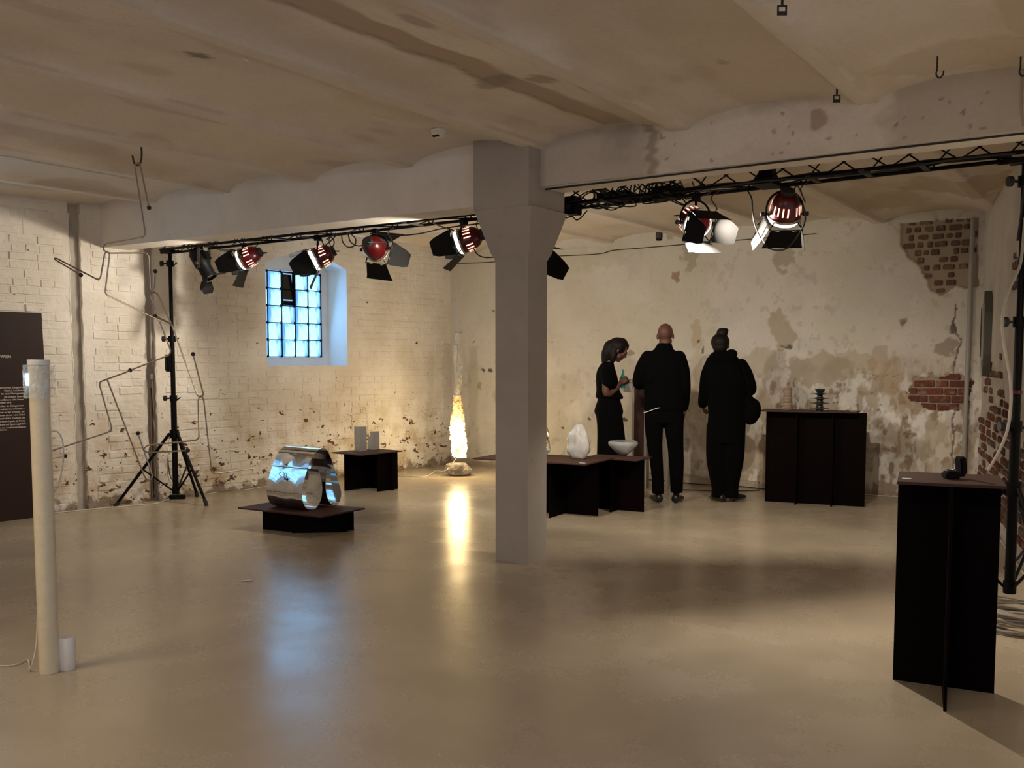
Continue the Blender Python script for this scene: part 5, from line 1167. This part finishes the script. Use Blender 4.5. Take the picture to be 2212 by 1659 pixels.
# ------------------------------------------------------------------ small ceiling fittings
c = atz(949, 280, 2.935); sd_ = thing('smoke_detector', c, 'round white smoke detector on the ceiling left of the column', 'smoke detector')
zt = float(vault(np.array([c.x]))[0])-.004
put(MB().lathe([(0, zt), (.056, zt), (.056, zt-.012), (.048, zt-.018)], 28, Matrix.Translation((c.x, c.y, 0))), 'base', M['white'], sd_, 40)
put(MB().lathe([(.046, zt-.016), (.044, zt-.040), (.030, zt-.050), (0, zt-.052)], 28, Matrix.Translation((c.x, c.y, 0))), 'sensor_dome', M['white'], sd_, 40)
for k in range(5): put(MB().box((c.x-.02+.01*k, c.y-.035, zt-.044), (.004, .02, .012)), 'vent', M['blackmatte'], sd_)
for px, py, lb in ((1690, 14, 'small iron strap with a slotted buckle hanging from the ceiling, nearest the camera'), (1808, 204, 'small iron strap with a slotted buckle hanging in front of the right beam')):
    c = atz(px, py-(12 if py > 100 else 20), 2.86); s_ = thing('ceiling_strap', c, lb, 'bracket', 'ceiling straps'); Q = Matrix.Rotation(HEAD, 3, 'Z')
    put(MB().box(c+UP*.0, (.010, .004, .07), Q), 'strap', M['hook'], s_)
    mb = MB()
    for dx, dz, w_, h in ((-.016, -.05, .006, .036), (.016, -.05, .006, .036), (0, -.034, .038, .006), (0, -.066, .038, .008)): mb.box(c+Q@Vector((dx, 0, dz)), (w_, .006, h), Q)
    mb.box(c+Q@Vector((0, .002, -.060)), (.028, .004, .012), Q); put(mb, 'buckle', M['hook'], s_)
for px, py, lb in ((2025, 132, 'black iron hook in the ceiling above the right beam'), (2205, 128, 'black iron hook in the ceiling at the right edge')):
    c = atz(px, py, 2.91); Q = Matrix.Rotation(HEAD, 3, 'Z'); s_ = thing('ceiling_hook', c, lb, 'hook', None)
    put(MB().tube(catmull([c+UP*.03, c-UP*.02, c-UP*.04, c+Q@Vector((-.004, 0, -.065)), c+Q@Vector((.012, 0, -.082)), c+Q@Vector((.030, 0, -.066)), c+Q@Vector((.032, 0, -.046))], 5), .0042, 7), 'hook_rod', M['hook'], s_, True)
c = atz(527, 118, 2.93); s_ = thing('ceiling_hook', c, 'tiny pale hook in the ceiling, upper left', 'hook'); put(MB().tube(catmull([c+UP*.02, c-UP*.01, c+EX*.01-UP*.03, c+EX*.022-UP*.02], 5), .004, 6), 'hook_rod', M['white'], s_, True)
c = atv(1424, 506, (-3.6, 4.35), (2.2, 4.35)); c = Vector((c.x, 4.35, 2.83)); s_ = thing('ceiling_box', c, 'small grey box with a black lower end under the ceiling near the back wall', 'box')
put(MB().box(c, (.065, .05, .07), None, .004), 'housing', M['hook'], s_); put(MB().box(c-UP*.045, (.06, .045, .025), None, .003), 'black_end', M['blackmatte'], s_)
# strung cable under the vault at the back wall
yb = YB-.05
rope([aty(880, 556, yb-.2), aty(888, 550, yb-.1), aty(900, 556, yb), aty(935, 567, yb), aty(975, 569, yb), aty(1020, 568, yb), aty(1075, 565, yb), aty(1172, 555, yb), aty(1287, 549, yb), aty(1323, 541, yb), aty(1370, 537, yb), aty(1467, 529, yb), aty(1641, 515, yb), aty(1760, 505, yb)], .0055, M['hook'], 'thin cable strung along the top of the back wall')
# pipes and leads at the right
rope([Vector((3.13, -.19, 2.88)), Vector((3.13, -.18, 2.7)), Vector((3.14, -.15, 2.6))], .008, M['greycable'], 'short pale cable dropping over the beam at the right edge', 'cable')
gc = [(2214, 470), (2206, 560), (2192, 600), (2178, 630), (2168, 670), (2165, 705), (2172, 760), (2182, 815), (2184, 870), (2176, 930), (2158, 975), (2135, 1015)]
rope([aty(x, y, .33) for x, y in gc], .0085, M['greycable'], 'thick grey cable winding down the right tripod stand', 'cable')
rope([aty(2214, 400, .36), aty(2205, 470, .38), aty(2198, 520, .40)], .007, M['cable'], 'black cable meeting the right tripod pole near its top')
# wall lamp on the right wall: a long pointed fitting
wl_ = thing('wall_lamp', wr(.72, .0, 1.7), 'long narrow wall lamp with pointed ends on the right wall', 'lamp')
def lens(off0, off1, w_, h0, h1):
    Pz = [(0, h0), (w_*.6, h0+.10), (w_, h0+.2), (w_, h1-.2), (w_*.6, h1-.10), (0, h1), (-w_*.6, h1-.10), (-w_, h1-.2), (-w_, h0+.2), (-w_*.6, h0+.10)]
    return MB().prism([wr(.80+a, off0, z) for a, z in Pz], Vector((rn[0], rn[1], 0)), off1-off0)
put(lens(0, .06, .13, 1.28, 2.06), 'housing', simple('lamp_grey', (.10, .10, .09), .5), wl_)
put(MB().box(wr(.80, .066, 1.68), (.15, .02, .52), Matrix.Rotation(ra, 3, 'Z'), .006), 'diffuser', simple('unlit_diffuser', (.42, .42, .36), .25), wl_, label='unlit pale diffuser')
put(MB().box(wr(.80, .078, 1.68), (.012, .01, .44), Matrix.Rotation(ra, 3, 'Z')), 'centre_bar', M['hook'], wl_)
# ------------------------------------------------------------------ cables and bits on the floor
rope([atz(112, 1110)+UP*.006, atz(200, 1101)+UP*.006, atz(290, 1093)+UP*.006, atz(340, 1088)+UP*.006, atz(372, 1076)+UP*.006], .006, M['whitecable'], 'white cable along the foot of the left wall, left of the tripod')
rope([atz(420, 1070)+UP*.006, atz(450, 1068)+UP*.006, atz(490, 1061)+UP*.006, atz(525, 1060)+UP*.006, atz(570, 1052.5)+UP*.006, atz(596, 1049)+UP*.006], .005, M['whitecable'], 'white cable along the foot of the left wall, right of the tripod')
c = atz(383, 1078); Q = Matrix.Rotation(HEAD+R(8), 3, 'Z'); ps = thing('power_strip', c, 'black power strip on the floor behind the left tripod', 'power strip')
put(MB().box(c+UP*.022, (.16, .055, .042), Q, .006), 'housing', M['blackmatte'], ps); put(MB().tube(catmull([c+UP*.04, c-EX*.02+UP*.12+FW*.03, c-EX*.07+UP*.25, c-EX*.085+UP*.42], 5), .005, 6), 'lead', M['cable'], ps, True)
for x in (-.04, .0, .04): put(MB().lathe([(0, .0435), (.014, .0435), (.014, .0455), (0, .0455)], 14, Matrix.Translation(c+Q@Vector((x, 0, 0)))), 'socket', M['hook'], ps)
oc = [wl(4.52, -.025, 1.24), wl(4.525, -.02, 1.1), wl(4.53, -.03, .9), wl(4.515, -.02, .7), wl(4.53, -.025, .45), wl(4.52, -.02, .25), wl(4.53, -.02, .06)]
oo = thing('orange_cable', oc[0], 'orange cable in the wall chase behind the left tripod, with a pale plug', 'cable'); put(MB().tube(catmull(oc, 6), .0045, 6), 'lead', M['orange'], oo, True); put(MB().tube([oc[0], oc[0]+UP*.05], .016, 10), 'plug', M['white'], oo, True)
for dt, mt, lb in ((.045, 'greycable', 'grey cable in the wall chase behind the left tripod'), (.025, 'hook', 'brown pipe in the wall chase behind the left tripod')):
    rope([wl(4.50+dt+.006*math.sin(z*6), -.03, z) for z in np.linspace(.03, 1.05 if mt == 'greycable' else 1.15, 9)], .006, M[mt], lb, 'pipe' if mt == 'hook' else 'cable')
p = atz(533, 1256); mb = MB(); vs = []
for i in range(5):
    for j in (0, 1): vs.append(p+EX*(-.032+.016*i)+FW*((j-.5)*.035+.006*i)+UP*(.003+.006*((i-2)/2)**2*(1 if i > 2 else .3)))
mb.add(vs, [(2*i, 2*i+2, 2*i+3, 2*i+1) for i in range(4)]); solo(mb, 'paper_scrap', M['paper'], 'small curled scrap of white paper lying on the bare floor', 'paper')
cl2 = thing('cable_coil', (3.22, .0, 0), 'heap of coiled grey cable on the floor behind the tall near plinth', 'cables')
for k in range(16):
    cx, cy = 3.20+random.uniform(-.03, .03), .0+random.uniform(-.03, .03); r_ = random.uniform(.17, .27); z0 = .008+.0075*k
    pts = [Vector((cx+r_*math.cos(a), cy+r_*.8*math.sin(a), z0+.010*math.sin(a*2+k))) for a in np.linspace(0, 2*math.pi, 22)[:-1]]
    put(MB().tube(pts, .0065, 6, closed=True), 'loop', M['greycable'], cl2, True)
rope([Vector((3.42, .12, .10)), Vector((3.33, .06, .17)), Vector((3.28, .10, .11)), Vector((3.34, .0, .10))], .006, M['whitecable'], 'white cable end rising out of the grey cable heap')
rope([Vector((3.05, .48, .62)), Vector((3.13, .50, .55)), Vector((3.17, .50, .42)), Vector((3.13, .48, .30)), Vector((3.05, .46, .22))], .008, M['cable'], 'black cable bulging out beside the right tripod pole')
rope([wr(t, .02, .008) for t in np.linspace(.3, 4.6, 12)], .006, M['whitecable'], 'white cable along the foot of the right wall')
rope([Vector((x, YB-.03, .007)) for x in np.linspace(.4, 2.1, 8)], .006, M['whitecable'], 'white cable along the foot of the back wall behind the wide plinth')
rope([Vector((x, YB-.16-.04*math.sin(x*7), .007)) for x in np.linspace(-2.0, .3, 12)], .006, M['cable'], 'dark cable on the floor along the back wall behind the visitors')
rope([atz(1640, 1060)+UP*.006]+[atz(x, y)+UP*.006 for x, y in ((1560, 1062), (1500, 1060), (1450, 1058))], .005, M['cable'], 'dark cable on the floor between the man and the woman with the bun')
